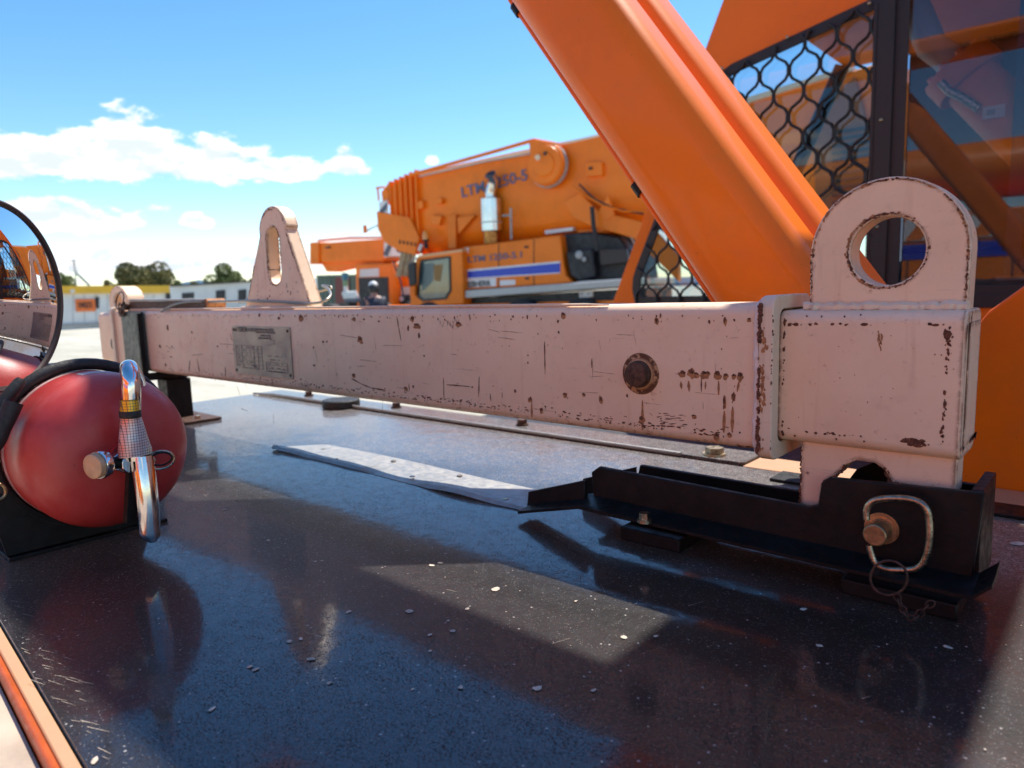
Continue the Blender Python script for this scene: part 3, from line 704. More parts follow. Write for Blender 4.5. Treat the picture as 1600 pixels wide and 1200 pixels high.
for pts in ([(620,494),(627,533)], [(549,591),(565,600),(580,606),(603,610)], [(698,601),(735,604)], [(749,588),(748,620)], [(693,590),(694,625)], [(766,615),(767,627)], [(785,613),(785,622)], [(639,599),(640,610)],
            [(360,521),(363,533)], [(364,543),(366,551)], [(1130,640),(1133,628)], [(297,563),(295,583)], [(308,560),(312,582)], [(352,573),(353,590)], [(1144,630),(1150,616)], [(851,533),(852,585)], [(925,560),(925,575)],
            [(1096,590),(1096,612)]):
    line(pts, 1.9)
for pts in ([(1004,625),(1004,672)], [(1145,635),(1144,676)], [(1076,595),(1077,612)], [(1123,595),(1123,617)], [(1155,596),(1152,612)], [(1103,596),(1102,608)], [(1064,596),(1065,608)], [(1132,642),(1131,676)], [(831,628),(831,652)]):
    line(pts, 4.5, gl_)
for k in range(26):
    x = random.uniform(1026, 1062); y = random.uniform(645, 667); line([(x, y), (x+random.uniform(4, 12), y+random.uniform(-1, 1))], 1.6, gs)
for k in range(22):
    x = random.uniform(683, 720); y = random.uniform(497, 508); line([(x, y), (x+random.uniform(-2, 3), y+random.uniform(3, 9))], 1.1, gs)
for k in range(18):
    x = random.uniform(246, 268); y = random.uniform(540, 560); line([(x, y), (x+random.uniform(-2, 5), y+random.uniform(-2, 3))], 1.5, gs)
for k in range(22):
    x = random.uniform(255, 1180); y = random.uniform(498, 650); line([(x, y), (x+random.uniform(-3, 6), y+random.uniform(4, 26))], .7, gs)
for k in range(26):
    x = random.uniform(280, 1150); y = random.uniform(500, 640); line([(x, y), (x+random.uniform(8, 40), y+random.uniform(-2, 5))], .7, gs)
def edge_rust(parent_g, pts, y, n, smin, smax, jit=.0012, axis='XZ', closed=False, soft=None):
    """ragged rust flakes along an edge polyline on a face at depth y (or at x when axis is YZ)"""
    P = pts+[pts[0]] if closed else pts
    L = [math.dist(a_, b_) for a_, b_ in zip(P[:-1], P[1:])]; tot = sum(L)
    ph = random.uniform(0, 9)
    for k in range(n):
        d = random.uniform(0, tot)
        if math.sin(d*95+ph)+math.sin(d*41+ph*2)+random.uniform(-1.1, 1.1) < -.1: continue
        i = 0; q = d
        while i < len(L)-1 and q > L[i]: q -= L[i]; i += 1
        t = min(1, q/max(L[i], 1e-6)); a_, b_ = P[i], P[i+1]
        u = a_[0]+(b_[0]-a_[0])*t+random.gauss(0, jit); v = a_[1]+(b_[1]-a_[1])*t+random.gauss(0, jit)
        sz_ = random.uniform(smin, smax)*random.choice((.5, .7, 1, 1)); al = random.uniform(1, 2.2); ang = math.atan2(b_[1]-a_[1], b_[0]-a_[0])
        if axis == 'XZ': blob(parent_g, u, v, sz_*al, sz_, y, ang, 8)
        else:
            N_ = 8; ps = []
            for j in range(N_):
                tt = 2*PI*j/N_; qq = random.uniform(.6, 1.25); dx = sz_*al*qq*math.cos(tt); dz = sz_*qq*math.sin(tt)
                ps.append((u+dx*math.cos(ang)-dz*math.sin(ang), v+dx*math.sin(ang)+dz*math.cos(ang)))
            vv = [parent_g.bm.verts.new((y, p[0], p[1])) for p in ps]; parent_g.bm.faces.new(vv)
ge = MB(); gh = MB()
arc_ = lambda cx, cz, r_, a0_, a1_, n=24: [(cx+r_*math.cos(math.radians(a0_+(a1_-a0_)*k/n)), cz+r_*math.sin(math.radians(a0_+(a1_-a0_)*k/n))) for k in range(n+1)]
FL = .812-.0004
lo_ = [(LX-LR+.0016, .275), (LX-LR+.0016, LZ)]+arc_(LX, LZ, LR-.0024, 180, 0)+[(LX+LR-.0024, .275)]
edge_rust(gh, lo_, FL+.0002, 150, .0006, .0016, .0005)
edge_rust(ge, lo_, FL, 420, .0003, .0012, .0006)
ho_ = arc_(LX+.001, LZ+.001, .0380, 0, 360, 40)
edge_rust(gh, arc_(LX+.001, LZ+.001, .0388, 60, 300), FL+.0002, 160, .0007, .0018, .0007)
edge_rust(ge, ho_, FL, 220, .0003, .0011, .0006); edge_rust(ge, arc_(LX+.001, LZ+.001, .0375, 90, 250), FL, 240, .0005, .0014, .0006)
FI = .785-.0004
edge_rust(ge, [(-.285, .2535), (-.135, .2545)], FI, 40, .0006, .0022, .0006)
edge_rust(ge, [(-.133, .136), (-.1325, .255)], FI, 60, .0006, .0016, .0006); edge_rust(ge, [(-.165, .1365), (-.134, .136)], FI, 90, .0008, .0026, .0016)
edge_rust(ge, [(-.285, .136), (-.16, .136)], FI, 34, .0006, .0016, .0007); edge_rust(ge, [(-.1325, .235), (-.1325, .256)], FI, 70, .001, .0028, .0015)
edge_rust(ge, [(-.2895, .13), (-.2895, .26)], FI, 60, .0006, .0018, .0006)
for px, py in ((1261, 494), (1284, 494), (1320, 494), (1345, 492), (1307, 686), (1242, 681), (1350, 690), (1376, 536)):
    v_ = onY(px, py, .785); blob(ge, v_.x, v_.z, .0011, .0013, FI)
for k in range(14):
    v_ = onY(random.uniform(1372, 1379), random.uniform(518, 545), .785); blob(gh, v_.x, v_.z, .0007, .0026, FI, .2)
for k in range(26):
    v_ = onY(random.uniform(1235, 1495), random.uniform(505, 690), .785); blob(gh, v_.x, v_.z, random.uniform(.0003, .0008), random.uniform(.0003, .001), FI)
# collar: rusty leading edge facing the viewer, and the end of the inner tube
FC = .763-.0004
edge_rust(ge, [(-.3083, .112), (-.3083, .276)], FC, 320, .0010, .0026, .0007); edge_rust(gh, [(-.304, .112), (-.304, .276)], FC+.0001, 90, .001, .0026, .0022)
edge_rust(ge, [(-.2942, .115), (-.2942, .272)], FC, 60, .0005, .0012, .0004)
edge_rust(ge, [(.787, .134), (.787, .255)], -.1160, 160, .0008, .0022, .0008, 'YZ'); edge_rust(ge, [(.79, .134), (.865, .136)], -.1160, 120, .0010, .0026, .0014, 'YZ')
edge_rust(ge, [(.787, .245), (.80, .262)], -.1160, 60, .0010, .0030, .0020, 'YZ')
# lower plate and middle lug
FW_ = .797-.0004
edge_rust(ge, [(-.2718, .05), (-.2718, .118)], FW_, 90, .0005, .0013, .0004); edge_rust(ge, [(-.2475, .052), (-.246, .078), (-.233, .087), (-.224, .101), (-.214, .107), (-.196, .107), (-.186, .101), (-.178, .087), (-.121, .084)], FW_, 260, .0007, .0020, .0008)
FM = .805-.0004
edge_rust(ge, [(-1.249, .28), (-1.325, .438)]+arc_(-1.372, .430, .0525, 15, 165, 12)+[(-1.421, .43), (-1.506, .28)], FM, 300, .0006, .0020, .0008)
edge_rust(ge, [(-1.374+(x_+1.374)*1.06, .387+(z_-.387)*1.04) for x_, z_ in slot], FM, 160, .0006, .0018, .0006, closed=True)
for k in range(24): blob(ge, random.uniform(-1.47, -1.29), random.uniform(.29, .33), random.uniform(.0006, .0022), random.uniform(.0006, .003), FM)
o = ge.build('rust_edges', M_rust, be, smooth=0); o['kind'] = 'stuff'
o = gh.build('rust_halo', M_rustl, be, smooth=0); o['kind'] = 'stuff'
# bottom-edge crust of rust
for k in range(430):
    x = random.uniform(-1.28, -.33) if k > 120 else random.uniform(-2.0, -1.2)
    z = bmz0+.0125+abs(random.gauss(0, .0055))
    blob(gr, x, z, random.uniform(.0005, .0034), random.uniform(.0004, .0014), FY, random.uniform(-.1, .1), 7)
for k in range(200):
    x = random.uniform(-2.0, -.33); z = random.uniform(bmz0+.02, bmz1-.012); s_ = random.uniform(.0002, .0009)
    blob(gr, x, z, s_, s_*random.uniform(.8, 2), FY, 0, 6)
for k in range(120):
    x = random.uniform(-2.0, -.33); z = bmz1-.0125-abs(random.gauss(0, .004)); s_ = random.uniform(.0006, .0016)
    blob(gr, x, z, s_, s_*random.uniform(.8, 2.4), FY, 0, 6)
o = gr.build('rust_marks', M_rust, be, smooth=0); o['kind'] = 'stuff'
o = gl_.build('rust_streaks', M_rustl, be, smooth=0); o['kind'] = 'stuff'
o = gs.build('scuff_marks', M_scuff, be, smooth=0); o['kind'] = 'stuff'
print('beam done')

# ------------------------------------------------------------------ black cradle under the near end
ck = thing('beam_cradle', 'black steel channel cradle bolted to the deck under the near end of the pink beam', 'cradle', (-.33, .82, DZ))
kk = 1.083; FP = .715*kk
def KX(x): return x*kk
def KZ(z): return CH+(z-CH)*kk
prof = [(KX(x), KZ(z)) for x, z in [(-.500, .033), (-.093, .030), (-.087, .112), (-.2165, .106), (-.2235, .100), (-.2265, .076), (-.235, .0725), (-.492, .0765), (-.503, .068)]]
g = MB(); g.plate(prof, [], (0, FP, 0), X_, Z_, Y_, 0, .008); g.build('front_plate', M_black, ck, bevel=.0012)
g = MB(); g.plate([(KX(x), KZ(z)) for x, z in [(-.606, .004), (-.5085, .031), (-.5085, .058), (-.603, .027)]], [], (0, FP-.008, 0), X_, Z_, Y_, 0, .008); g.build('lead_in_plate', M_black, ck, bevel=.0012)
g = MB(); g.plate([(-.535, .0), (-.10, .01), (-.10, .080), (-.17, .080), (-.19, .090), (-.215, .090), (-.232, .080), (-.255, .041), (-.525, .042)], [], (0, .868, 0), X_, Z_, Y_, 0, .008); g.build('back_plate', M_black, ck, bevel=.0012)
g = MB(); g.plate([(-.635, DZ+.002), (-.536, .008), (-.536, .036), (-.63, .004)], [], (0, .872, 0), X_, Z_, Y_, 0, .007); g.build('lead_in_plate', M_black, ck, bevel=.001)
fl_ = [(.682, 0), (.682, .004), (.70, .006), (.722, .012), (.722, .002), (.705, -.001)]
g = MB(); g.loft([[(KX(x), KX(y), KZ(z_)+dz) for y, dz in fl_] for x, z_ in ((-.60, .0035), (-.50, .029), (-.098, .0255), (-.088, .0265), (-.074, .040))]); g.build('bottom_flange', M_black, ck)
MB().box((-.54, FP+.0085, -.012), (-.1005, .8675, -.004)).build('floor_plate', M_black, ck)
MB().box((-.1065, FP+.0085, -.003), (-.0965, .867, KZ(.112))).build('end_plate', M_black, ck, bevel=.001)
for x0_, x1_ in ((KX(-.452), KX(-.372)), (KX(-.198), KX(-.10))):
    MB().box((x0_, .70*kk, DZ+.0005), (x1_, .90, -.0125)).build('foot_block', M_black, ck, bevel=.002)
v = onZ(1007, 806, .018)
MB().cyl((v.x, v.y, .010), (v.x, v.y, .014), .0092, n=20).cyl((v.x, v.y, .014), (v.x, v.y, .022), .0066, n=6).build('bolt', M_zinc, ck)
# hitch pin, D ring, split ring and chain
pn = thing('hitch_pin', 'brassy hitch pin with rounded square pull ring and short chain in the black cradle', 'hitch pin', (-.165, .70, .05))
pc = onY(1378, 825, FP)
g = MB().lathe((pc.x, FP-.0002, pc.z), (0, -1, 0), [(0, .0165), (.002, .0165), (.0022, .0145), (.004, .0145), (.0045, .011), (.006, .0105)], 40); g.build('washer', M_brass, pn)
pe = onY(1356, 836, FP-.024)
g = MB().cyl((pc.x, FP-.004, pc.z), (pc.x, pe.y, pc.z), .0098, n=36); g.build('pin_shank', M_zinc, pn, bevel=.0012)
g = MB().cyl((pc.x, pe.y+.001, pc.z), (pc.x, pe.y-.0045, pc.z), .0112, n=36); g.build('pin_end', M_brass, pn, bevel=.0014)
RY = FP-.016
ringpx = [(1354, 812), (1353, 798), (1359, 785), (1374, 779), (1410, 778), (1432, 782), (1446, 791), (1452, 806), (1453, 835), (1450, 862), (1443, 880), (1430, 890), (1405, 891), (1380, 889), (1367, 880), (1361, 865), (1358, 852)]
def smooth_path(P, it=2, closed=False):
    P = [Vector(p) for p in P]
    for _ in range(it):
        Q = [] if closed else [P[0]]
        for i in range(len(P) if closed else len(P)-1):
            a_, b_ = P[i], P[(i+1) % len(P)]; Q += [a_*.75+b_*.25, a_*.25+b_*.75]
        if not closed: Q.append(P[-1])
        P = Q
    return P
rp = [onY(x, y, RY-.004) for x, y in ringpx]
MB().tube(smooth_path(rp), .0034, 12).build('pull_ring', M_zinc, pn)
sr = [onY(1389+29*math.cos(t), 903+27*math.sin(t)*1.0, RY-.027-.002*math.cos(t)) for t in [2*PI*k/28 for k in range(28)]]
MB().tube(sr, .0013, 8, closed=True).build('split_ring', M_rustm, pn)
def chain(P, rl_, rw, nm, mat, parent):
    for i in range(len(P)-1):
        a_, b_ = Vector(P[i]), Vector(P[i+1]); d = (b_-a_).normalized(); c = (a_+b_)/2
        s_ = d.cross(Vector((0, 1, 0))).normalized()
        if i % 2: s_ = d.cross(s_).normalized()
        L = (b_-a_).length*.68
        pts = [c+d*math.cos(t)*L+s_*math.sin(t)*rl_ for t in [2*PI*k/14 for k in range(14)]]
        MB().tube(pts, rw, 6, closed=True).build(nm, mat, parent)
cp = [onY(x, y, .72) for x, y in ((1400, 928), (1404, 938), (1409, 948), (1413, 956), (1419, 963), (1427, 968))]
cp += [onY(x, y, .725) for x, y in ((1434, 962), (1441, 955), (1449, 947), (1458, 941))]
cp = [Vector((p.x, p.y, max(p.z, DZ+.003))) for p in cp]
chain(cp, .0030, .0008, 'chain_link', M_rustm, pn)

# ------------------------------------------------------------------ clamp saddle holding the far end
sd_ = thing('beam_saddle', 'dark steel saddle clamp on a post gripping the far end of the pink beam', 'clamp', (-1.95, .83, DZ))
g = MB(); g.plate([(-2.125, .10), (-1.985, .094), (-1.985, .272), (-2.125, .272)], [], (0, .762, 0), X_, Z_, Y_, 0, .006); g.build('face_plate', M_gal, sd_, bevel=.001)
g = MB(); g.plate([(.748, .268), (.748, .098), (.757, .087), (.93, .087), (.93, .2), (.905, .2), (.905, .1075), (.7605, .1075), (.7605, .268)], [], (-1.984, 0, 0), Y_, Z_, X_, 0, .010); g.build('edge_flange', M_black, sd_, bevel=.001)
MB().box((-2.12, .76, .088), (-1.985, .91, .0935)).build('floor_plate', M_gal, sd_)
MB().box((-2.02, .80, DZ+.006), (-1.955, .865, .0865)).build('post', M_black, sd_, bevel=.003)
fpt = onZ(300, 648, .008)
MB().box((-2.05, .80, DZ+.001), (-1.865, .90, DZ+.0085)).build('base_plate', M_rustm, sd_, bevel=.001)
MB().cyl((-1.90, .85, DZ+.0085), (-1.90, .85, DZ+.016), .008, n=6).build('bolt', M_zinc, sd_)
st0 = onY(244, 632, .76); MB().cyl((st0.x, .76, DZ), (st0.x, .76, .058), .008, n=14).cyl((st0.x, .76, DZ), (st0.x, .76, .010), .015, n=6).build('threaded_stud', M_rustm, sd_)
# latch arm on top: folded channel with pin and loop
LT = thing('latch_arm', 'rusty folded latch arm lying on top of the beam beside the saddle', 'latch', (-1.9, .80, .277))
def ob(p0, p1, w_, h_):
    p0, p1 = Vector(p0), Vector(p1); d = (p1-p0).normalized(); s_ = Vector((-d.y, d.x, 0)).normalized(); u_ = d.cross(s_)*-1
    return [[p+s_*a_*w_/2+Vector((0, 0, b_*h_/2)) for a_, b_ in ((-1, -1), (1, -1), (1, 1), (-1, 1))] for p in (p0, p1)]
MB().loft(ob((-2.085, .79, .303), (-1.66, .80, .298), .036, .005)).build('arm_top', M_alu, LT, bevel=.0008)
MB().loft(ob((-2.085, .776, .290), (-1.66, .786, .287), .005, .018)).build('arm_side', M_rustm, LT, bevel=.0008)
MB().cyl((-1.66, .785, .289), (-1.66, .83, .289), .012, n=20).build('arm_roller', M_rustl, LT)
MB().cyl((-2.10, .765, .288), (-2.10, .83, .288), .012, n=16).build('pivot_pin', M_rustm, LT)
MB().tube([(-2.12+.026*math.cos(t), .762+.006*math.sin(t), .303+.024*math.sin(t)) for t in [2*PI*k/24 for k in range(24)]], .002, 6, closed=True).build('split_pin', M_rustm, LT)
for k in range(5):
    cx = -2.105+random.uniform(-.012, .012); cz = .285+random.uniform(-.018, .010)
    MB().tube([(cx+.011*math.cos(t), .758, cz+.011*math.sin(t)) for t in [2*PI*j/12 for j in range(12)]], .0022, 6, closed=True).build('chain_link', M_rustm, LT)
# wire tether looped round the mid lug
wp = [onY(x, y, yy) for x, y, yy in ((252, 487, .765), (262, 480, .768), (278, 474, .772), (300, 471, .78), (330, 472, .79), (380, 470, .797), (430, 471, .797), (470, 474, .796), (498, 474, .797), (512, 468, .805), (518, 460, .83), (512, 450, .86), (500, 445, .885))]
wp += [Vector((-1.25, .875, .315)), Vector((-1.40, .868, .302)), Vector((-1.6, .855, .295))]
tag(MB().tube(smooth_path(wp), .0028, 8).build('wire_tether', pmat('dull tether wire', (.30, .28, .24), .4, .8, bump=.4, bscale=600), None), 'thin grey wire tether running along the beam top and looped round the tapered lug', 'wire')

# ------------------------------------------------------------------ fire extinguisher
EX = Vector((-1.0, .33, .105)); ER = .103
ex = thing('fire_extinguisher', 'red fire extinguisher lying on its side with its dome and gauge towards the viewer', 'fire extinguisher', (-1.2, .33, .002))
m_red = bpy.data.materials.new('scuffed red paint'); m_red.use_nodes = True
T, b = nodes(m_red); pos = T.n('ShaderNodeNewGeometry').outputs['Position']
c = T.mix(T.ramp(T.noise(pos, 9, 6, .65), .3, .75), (.42, .026, .024), (.50, .065, .060))
mp = T.n('ShaderNodeMapping'); mp.inputs['Scale'].default_value = (40, 12, 12); T.l(pos, mp.inputs[0])
c = T.mix(T.m('MULTIPLY', T.ramp(T.noise(mp.outputs[0], 1, 7, .72), .5, .75), .30), c, (.50, .16, .15))
c = T.mix(T.m('MULTIPLY', T.ramp(T.noise(pos, 150, 4, .6), .66, .72), .35), c, (.10, .015, .012))
T.l(c, b.inputs['Base Color']); T.l(T.ramp(T.noise(pos, 25, 4, .6), .3, .7, .32, .48), b.inputs['Roughness'])
bp = T.n('ShaderNodeBump'); bp.inputs['Strength'].default_value = .15; bp.inputs['Distance'].default_value = .001; T.l(T.noise(pos, 260, 4, .6), bp.inputs['Height']); T.l(bp.outputs[0], b.inputs['Normal'])
prof = [(-.56, .02), (-.56, .085), (-.545, .098), (-.53, ER)]+[(-.02, ER)]
for k in range(1, 15):
    t = k/14*PI/2; prof.append((-.02+.058*math.sin(t), max(.016, ER*math.cos(t)**.60)))
prof.append((.046, .016))
g = MB().lathe(EX, X_, prof, 96, cap=True); g.build('cylinder', m_red, ex, smooth=50)
# printed label wrapped round the body
def arcband(x0_, x1_, a0_, a1_, r, nm, mat, n=24):
    g = MB(); rings = []
    for k in range(n+1):
        t = math.radians(a0_+(a1_-a0_)*k/n)
        rings.append([(x0_, EX.y+r*math.cos(t), EX.z+r*math.sin(t)), (x1_, EX.y+r*math.cos(t), EX.z+r*math.sin(t)), (x1_, EX.y+(r-.0006)*math.cos(t), EX.z+(r-.0006)*math.sin(t)), (x0_, EX.y+(r-.0006)*math.cos(t), EX.z+(r-.0006)*math.sin(t))])
    g.loft(rings); return g.build(nm, mat, ex)
arcband(-1.40, -1.30, 120, 215, ER+.0008, 'label_sheet', M_white)
arcband(-1.075, -1.065, 95, 230, ER+.0005, 'worn_band', pmat('worn pale band', (.52, .33, .30), .5, var=.4, vscale=30))
arcband(-1.27, -1.10, 178, 206, ER+.0006, 'pale_sticker', pmat('pale sticker', (.62, .55, .48), .5, var=.3, vscale=20))
arcband(-1.045, -1.02, 72, 100, ER+.0006, 'pale_sticker', pmat('pale sticker top', (.66, .60, .62), .45, var=.3, vscale=30))
# clamp band and hose over the body
band = [(-1.085-.0*k, EX.y+(ER+.0085)*math.cos(t), EX.z+(ER+.0085)*math.sin(t)) for k, t in enumerate([math.radians(a_) for a_ in range(20, 250, 6)])]
MB().tube(band, .0082, 12).build('clamp_hose', M_rub, ex)
band = [(-1.20, EX.y+(ER+.003)*math.cos(t), EX.z+(ER+.003)*math.sin(t)) for t in [math.radians(a_) for a_ in range(0, 361, 6)]]
g = MB(); g.loft([[(p[0]-.015, p[1], p[2]), (p[0]+.015, p[1], p[2]), (p[0]+.015, p[1]*1.0, p[2]-.001), (p[0]-.015, p[1], p[2]-.001)] for p in band]); g.build('strap', M_black, ex)
# latch lever of the clamp (left)
q = [onX(x, y, -1.04) for x, y in ((-20, 660), (5, 628), (30, 598), (34, 592))]
MB().tube(q, [.008, .008, .007, .005], 12).build('clamp_lever', M_rub, ex)
q = [onX(x, y, -1.02) for x, y in ((22, 628), (12, 650), (2, 668), (-6, 690), (-26, 712))]
MB().tube(smooth_path(q), [.0105]*len(smooth_path(q)), 12).build('clamp_jaw', M_rub, ex)
# valve
VX = EX.x+.045
vc = Vector((VX, EX.y-.003, EX.z-.004))
MB().cyl(vc, vc+Vector((.016, 0, 0)), .017, n=6).cyl(vc+Vector((.016, 0, 0)), vc+Vector((.034, 0, 0)), .013, n=24).build('valve_body', M_chr, ex, bevel=.001)
vb = vc+Vector((.024, 0, 0))
gp = onX(160, 725, vb.x+.004); dg_ = (gp-vb).normalized()
MB().cyl(vb, gp-dg_*.01, .0075, n=16).build('gauge_stem', M_black, ex)
gd = Vector((.36, -.93, .0)).normalized()
MB().lathe(gp-gd*.004, gd, [(0, .006), (.001, .0165), (.009, .0175), (.011, .0165), (.0112, .0)], 36).build('gauge', M_chr, ex)
MB().lathe(gp+gd*.0073, gd, [(0, .0155), (.0065, .0150), (.0075, .0135), (.0077, .0)], 36).build('gauge_face', pmat('aged amber gauge lens', (.58, .36, .20), .4, 0, .3, var=.1, vscale=80), ex)
# discharge elbow going up and back, chrome
ve = vb+Vector((.012, .004, 0))
et = onX(203, 578, ve.x); 
path = [ve+Vector((0, 0, .004)), onX(206, 660, ve.x), onX(205, 610, ve.x+.002), onX(204, 588, ve.x), onX(201, 574, ve.x-.012), onX(203, 577, ve.x-.045)+Vector((0, .0, 0)), onX(212, 590, ve.x-.075), onX(216, 610, ve.x-.085)]
MB().tube(smooth_path(path), .0108, 20).build('carry_handle', M_chr, ex)
# squeeze lever (downwards) : pressed channel, chrome
def lever():
    A_ = onX(224, 712, ve.x+.006); B_ = onX(237, 846, ve.x+.016)
    g = MB(); rings = []
    n = 18; d = (B_-A_); s_ = d.cross(Vector((1, 0, 0))).normalized()
    if s_.y < 0: s_ = -s_
    for k in range(n+1):
        t = k/n; c = A_+d*t+Vector((.004*math.sin(t*PI), 0, 0))
        hw = .0128*(1-.08*t) if t < .93 else .0128*.92*math.sqrt(max(0.02, 1-((t-.93)/.075)**2))
        dp = .009*(1-.5*t)
        rings.append([c-s_*hw+Vector((-dp, 0, 0)), c-s_*hw*.97, c-s_*hw*.75+Vector((.0050, 0, 0)), c-s_*hw*.3+Vector((.0068, 0, 0)), c+s_*hw*.3+Vector((.0068, 0, 0)), c+s_*hw*.75+Vector((.0050, 0, 0)), c+s_*hw*.97, c+s_*hw+Vector((-dp, 0, 0)), c+s_*(hw-.0015)+Vector((-dp, 0, 0)), c+Vector((-.001, 0, 0)), c-s_*(hw-.0015)+Vector((-dp, 0, 0))])
    g.loft(rings); return g
lev = lever().build('squeeze_lever', M_chr, ex, smooth=50)
# black lower handle behind the lever
A_ = onX(207, 735, ve.x-.012); B_ = onX(203, 815, ve.x-.012)
MB().loft([[c+Vector((0, a_*.006, 0))+Vector((b_*.006, 0, 0)) for a_, b_ in ((-1, -1), (1, -1), (1, 1), (-1, 1))] for c in (A_, B_)]).build('lower_handle', M_black, ex)
# ring pin
rc = onX(250, 719, ve.x+.008)
MB().tube([rc+Vector((0.004*math.cos(t), .016*math.cos(t), .0115*math.sin(t))) for t in [2*PI*k/26 for k in range(26)]], .0015, 8, closed=True).build('pull_pin_ring', M_zinc, ex)
rc = onX(252, 717, ve.x+.012)
MB().tube([rc+Vector((.002*math.cos(t), .012*math.cos(t), .008*math.sin(t))) for t in [2*PI*k/22 for k in range(22)]], .0012, 8, closed=True).build('pull_pin_ring', M_black, ex)
MB().cyl(onX(215, 722, ve.x+.006), onX(242, 719, ve.x+.006), .003, n=10).build('pull_pin', M_zinc, ex)
# inspection tag wrapped round the elbow, tied with black band
m_tag = bpy.data.materials.new('foil inspection tag'); m_tag.use_nodes = True
T, b = nodes(m_tag); pos = T.n('ShaderNodeNewGeometry').outputs['Position']; sp = T.n('ShaderNodeSeparateXYZ'); T.l(pos, sp.inputs[0])
def gridl(s_, o_, thr): return T.m('LESS_THAN', T.m('FRACT', T.m('ADD', T.m('MULTIPLY', s_, o_), 100)), thr)
ln = T.m('MAXIMUM', gridl(sp.outputs[1], 330, .22), gridl(sp.outputs[2], 300, .20))
hue = T.noise(pos, 55, 3, .6)
cr_ = T.n('ShaderNodeValToRGB'); T.l(T.m('ADD', T.m('MULTIPLY', T.m('SUBTRACT', sp.outputs[1], EX.y-.03), 14), T.m('MULTIPLY', T.m('SUBTRACT', hue, .5), .9)), cr_.inputs[0])
el = cr_.color_ramp.elements; el[0].color = (.85, .25, .14, 1); el[1].color = (.80, .62, .05, 1)
for p_, c_ in ((.3, (.72, .50, .48, 1)), (.5, (.60, .66, .75, 1)), (.7, (.72, .72, .55, 1))):
    e_ = el.new(p_); e_.color = c_
top_ = T.ramp(sp.outputs[2], EX.z+.052, EX.z+.058)
c = T.mix(top_, cr_.outputs[0], (.85, .55, .03)); c = T.mix(T.m('MULTIPLY', ln, .8), c, (.08, .07, .10))
T.l(c, b.inputs['Base Color']); b.inputs['Metallic'].default_value = .35; b.inputs['Roughness'].default_value = .3
tg = []
def tagring(px, py, hw, dp, n=20):
    c = onX(px, py, ve.x+.002); s_ = (onX(px+1, py, ve.x)-onX(px, py, ve.x)).length
    return [c+Vector((dp*math.sin(2*PI*k/n), hw*s_*math.cos(2*PI*k/n)*1.0, 0)) for k in range(n)]
g = MB(); g.loft([tagring(x, y, hw, dp) for x, y, hw, dp in ((202, 624, 13.5, .0135), (203, 640, 14.5, .014), (204, 648, 14, .0135), (206, 665, 18, .014), (209, 690, 23, .0135), (211, 703, 26, .013), (211.5, 711, 26, .0125))], cap=False)
g.build('inspection_tag', m_tag, ex, recalc=True)
g = MB(); g.loft([tagring(x, y, hw, dp) for x, y, hw, dp in ((203, 641, 15.2, .0155), (203, 643, 16.2, .0165), (204, 650, 16.2, .0165), (204, 652, 15.2, .0155))], cap=False); g.build('black_tie', M_rub, ex)
# bracket under the extinguisher (separate thing: bolted to the deck)
bk = thing('extinguisher_bracket', 'black steel saddle bracket on the deck beneath the red extinguisher', 'bracket', (-1.3, .33, DZ))
MB().box((-1.46, .22, DZ+.0005), (-1.07, .42, DZ+.0055)).build('base_plate', M_black, bk, bevel=.001)
for x in (-1.085, -1.27):
    P = [(EX.y-.11, DZ+.006), (EX.y+.07, DZ+.006)]+[(EX.y+(ER+.002)*math.cos(math.radians(a_)), EX.z+(ER+.002)*math.sin(math.radians(a_))) for a_ in range(300, 198, -6)]+[(EX.y-.125, EX.z-.05)]
    g = MB(); g.plate(P, [], (x, 0, 0), Y_, Z_, X_, 0, .008); g.build('saddle_rib', M_black, bk, bevel=.001)
bx = [onX(0, 567, -1.2), onX(135, 565, -1.2)]
MB().box((-1.22, -.10, bx[1].z-.003), (-1.195, bx[1].y, bx[1].z+.001)).box((-1.199, -.10, bx[1].z-.014), (-1.195, bx[1].y-.004, bx[1].z-.003)).build('angle_bar', M_black, bk, bevel=.0006)
MB().box((-1.235, .0, DZ-.005), (-1.222, .02, bx[1].z)).build('upright', M_black, bk, bevel=.001)
MB().tube([onX(-3+12*math.cos(t), 768+12*math.sin(t), -1.0) for t in [2*PI*k/20 for k in range(20)]], .0018, 8, closed=True).build('key_ring', M_brass, bk)

# ------------------------------------------------------------------ convex mirror
mc = onX(-3, 463, -1.12)
mr = thing('convex_mirror', 'round convex mirror with dark brown rim at the left edge reflecting the beam', 'mirror', (mc.x, mc.y, bx[1].z))
mn = Vector((math.cos(math.radians(40)), math.sin(math.radians(40)), -.03)).normalized()
MR = .122; th = math.radians(22); SR = MR/math.sin(th)
m_mir = pmat('mirror face', (.86, .86, .86), .012, 1.)
prof = [(SR*math.cos(th*k/20)-SR*math.cos(th), SR*math.sin(th*k/20)) for k in range(20, -1, -1)]
g = MB().lathe(mc, mn, [(-.004, MR-.001)]+prof, 96); g.build('mirror_face', m_mir, mr, smooth=80)
g = MB().lathe(mc, mn, [(-.03, MR*.35), (-.028, MR*.8), (-.012, MR+.002), (.003, MR+.004), (.004, MR+.002), (.003, MR-.002), (.0, MR-.003)], 96); g.build('rim', pmat('dark brown rim', (.05, .032, .03), .5), mr)
MB().cyl(mc-mn*.03, mc-mn*.08, .02, n=20).build('mount_boss', M_black, mr)
e0 = mc-mn*.07; MB().tube([e0, (e0.x-.02, e0.y-.01, e0.z-.06), (-1.2085, e0.y, bx[1].z+.002)], .009, 10).build('arm', M_black, mr)
print('foreground done')

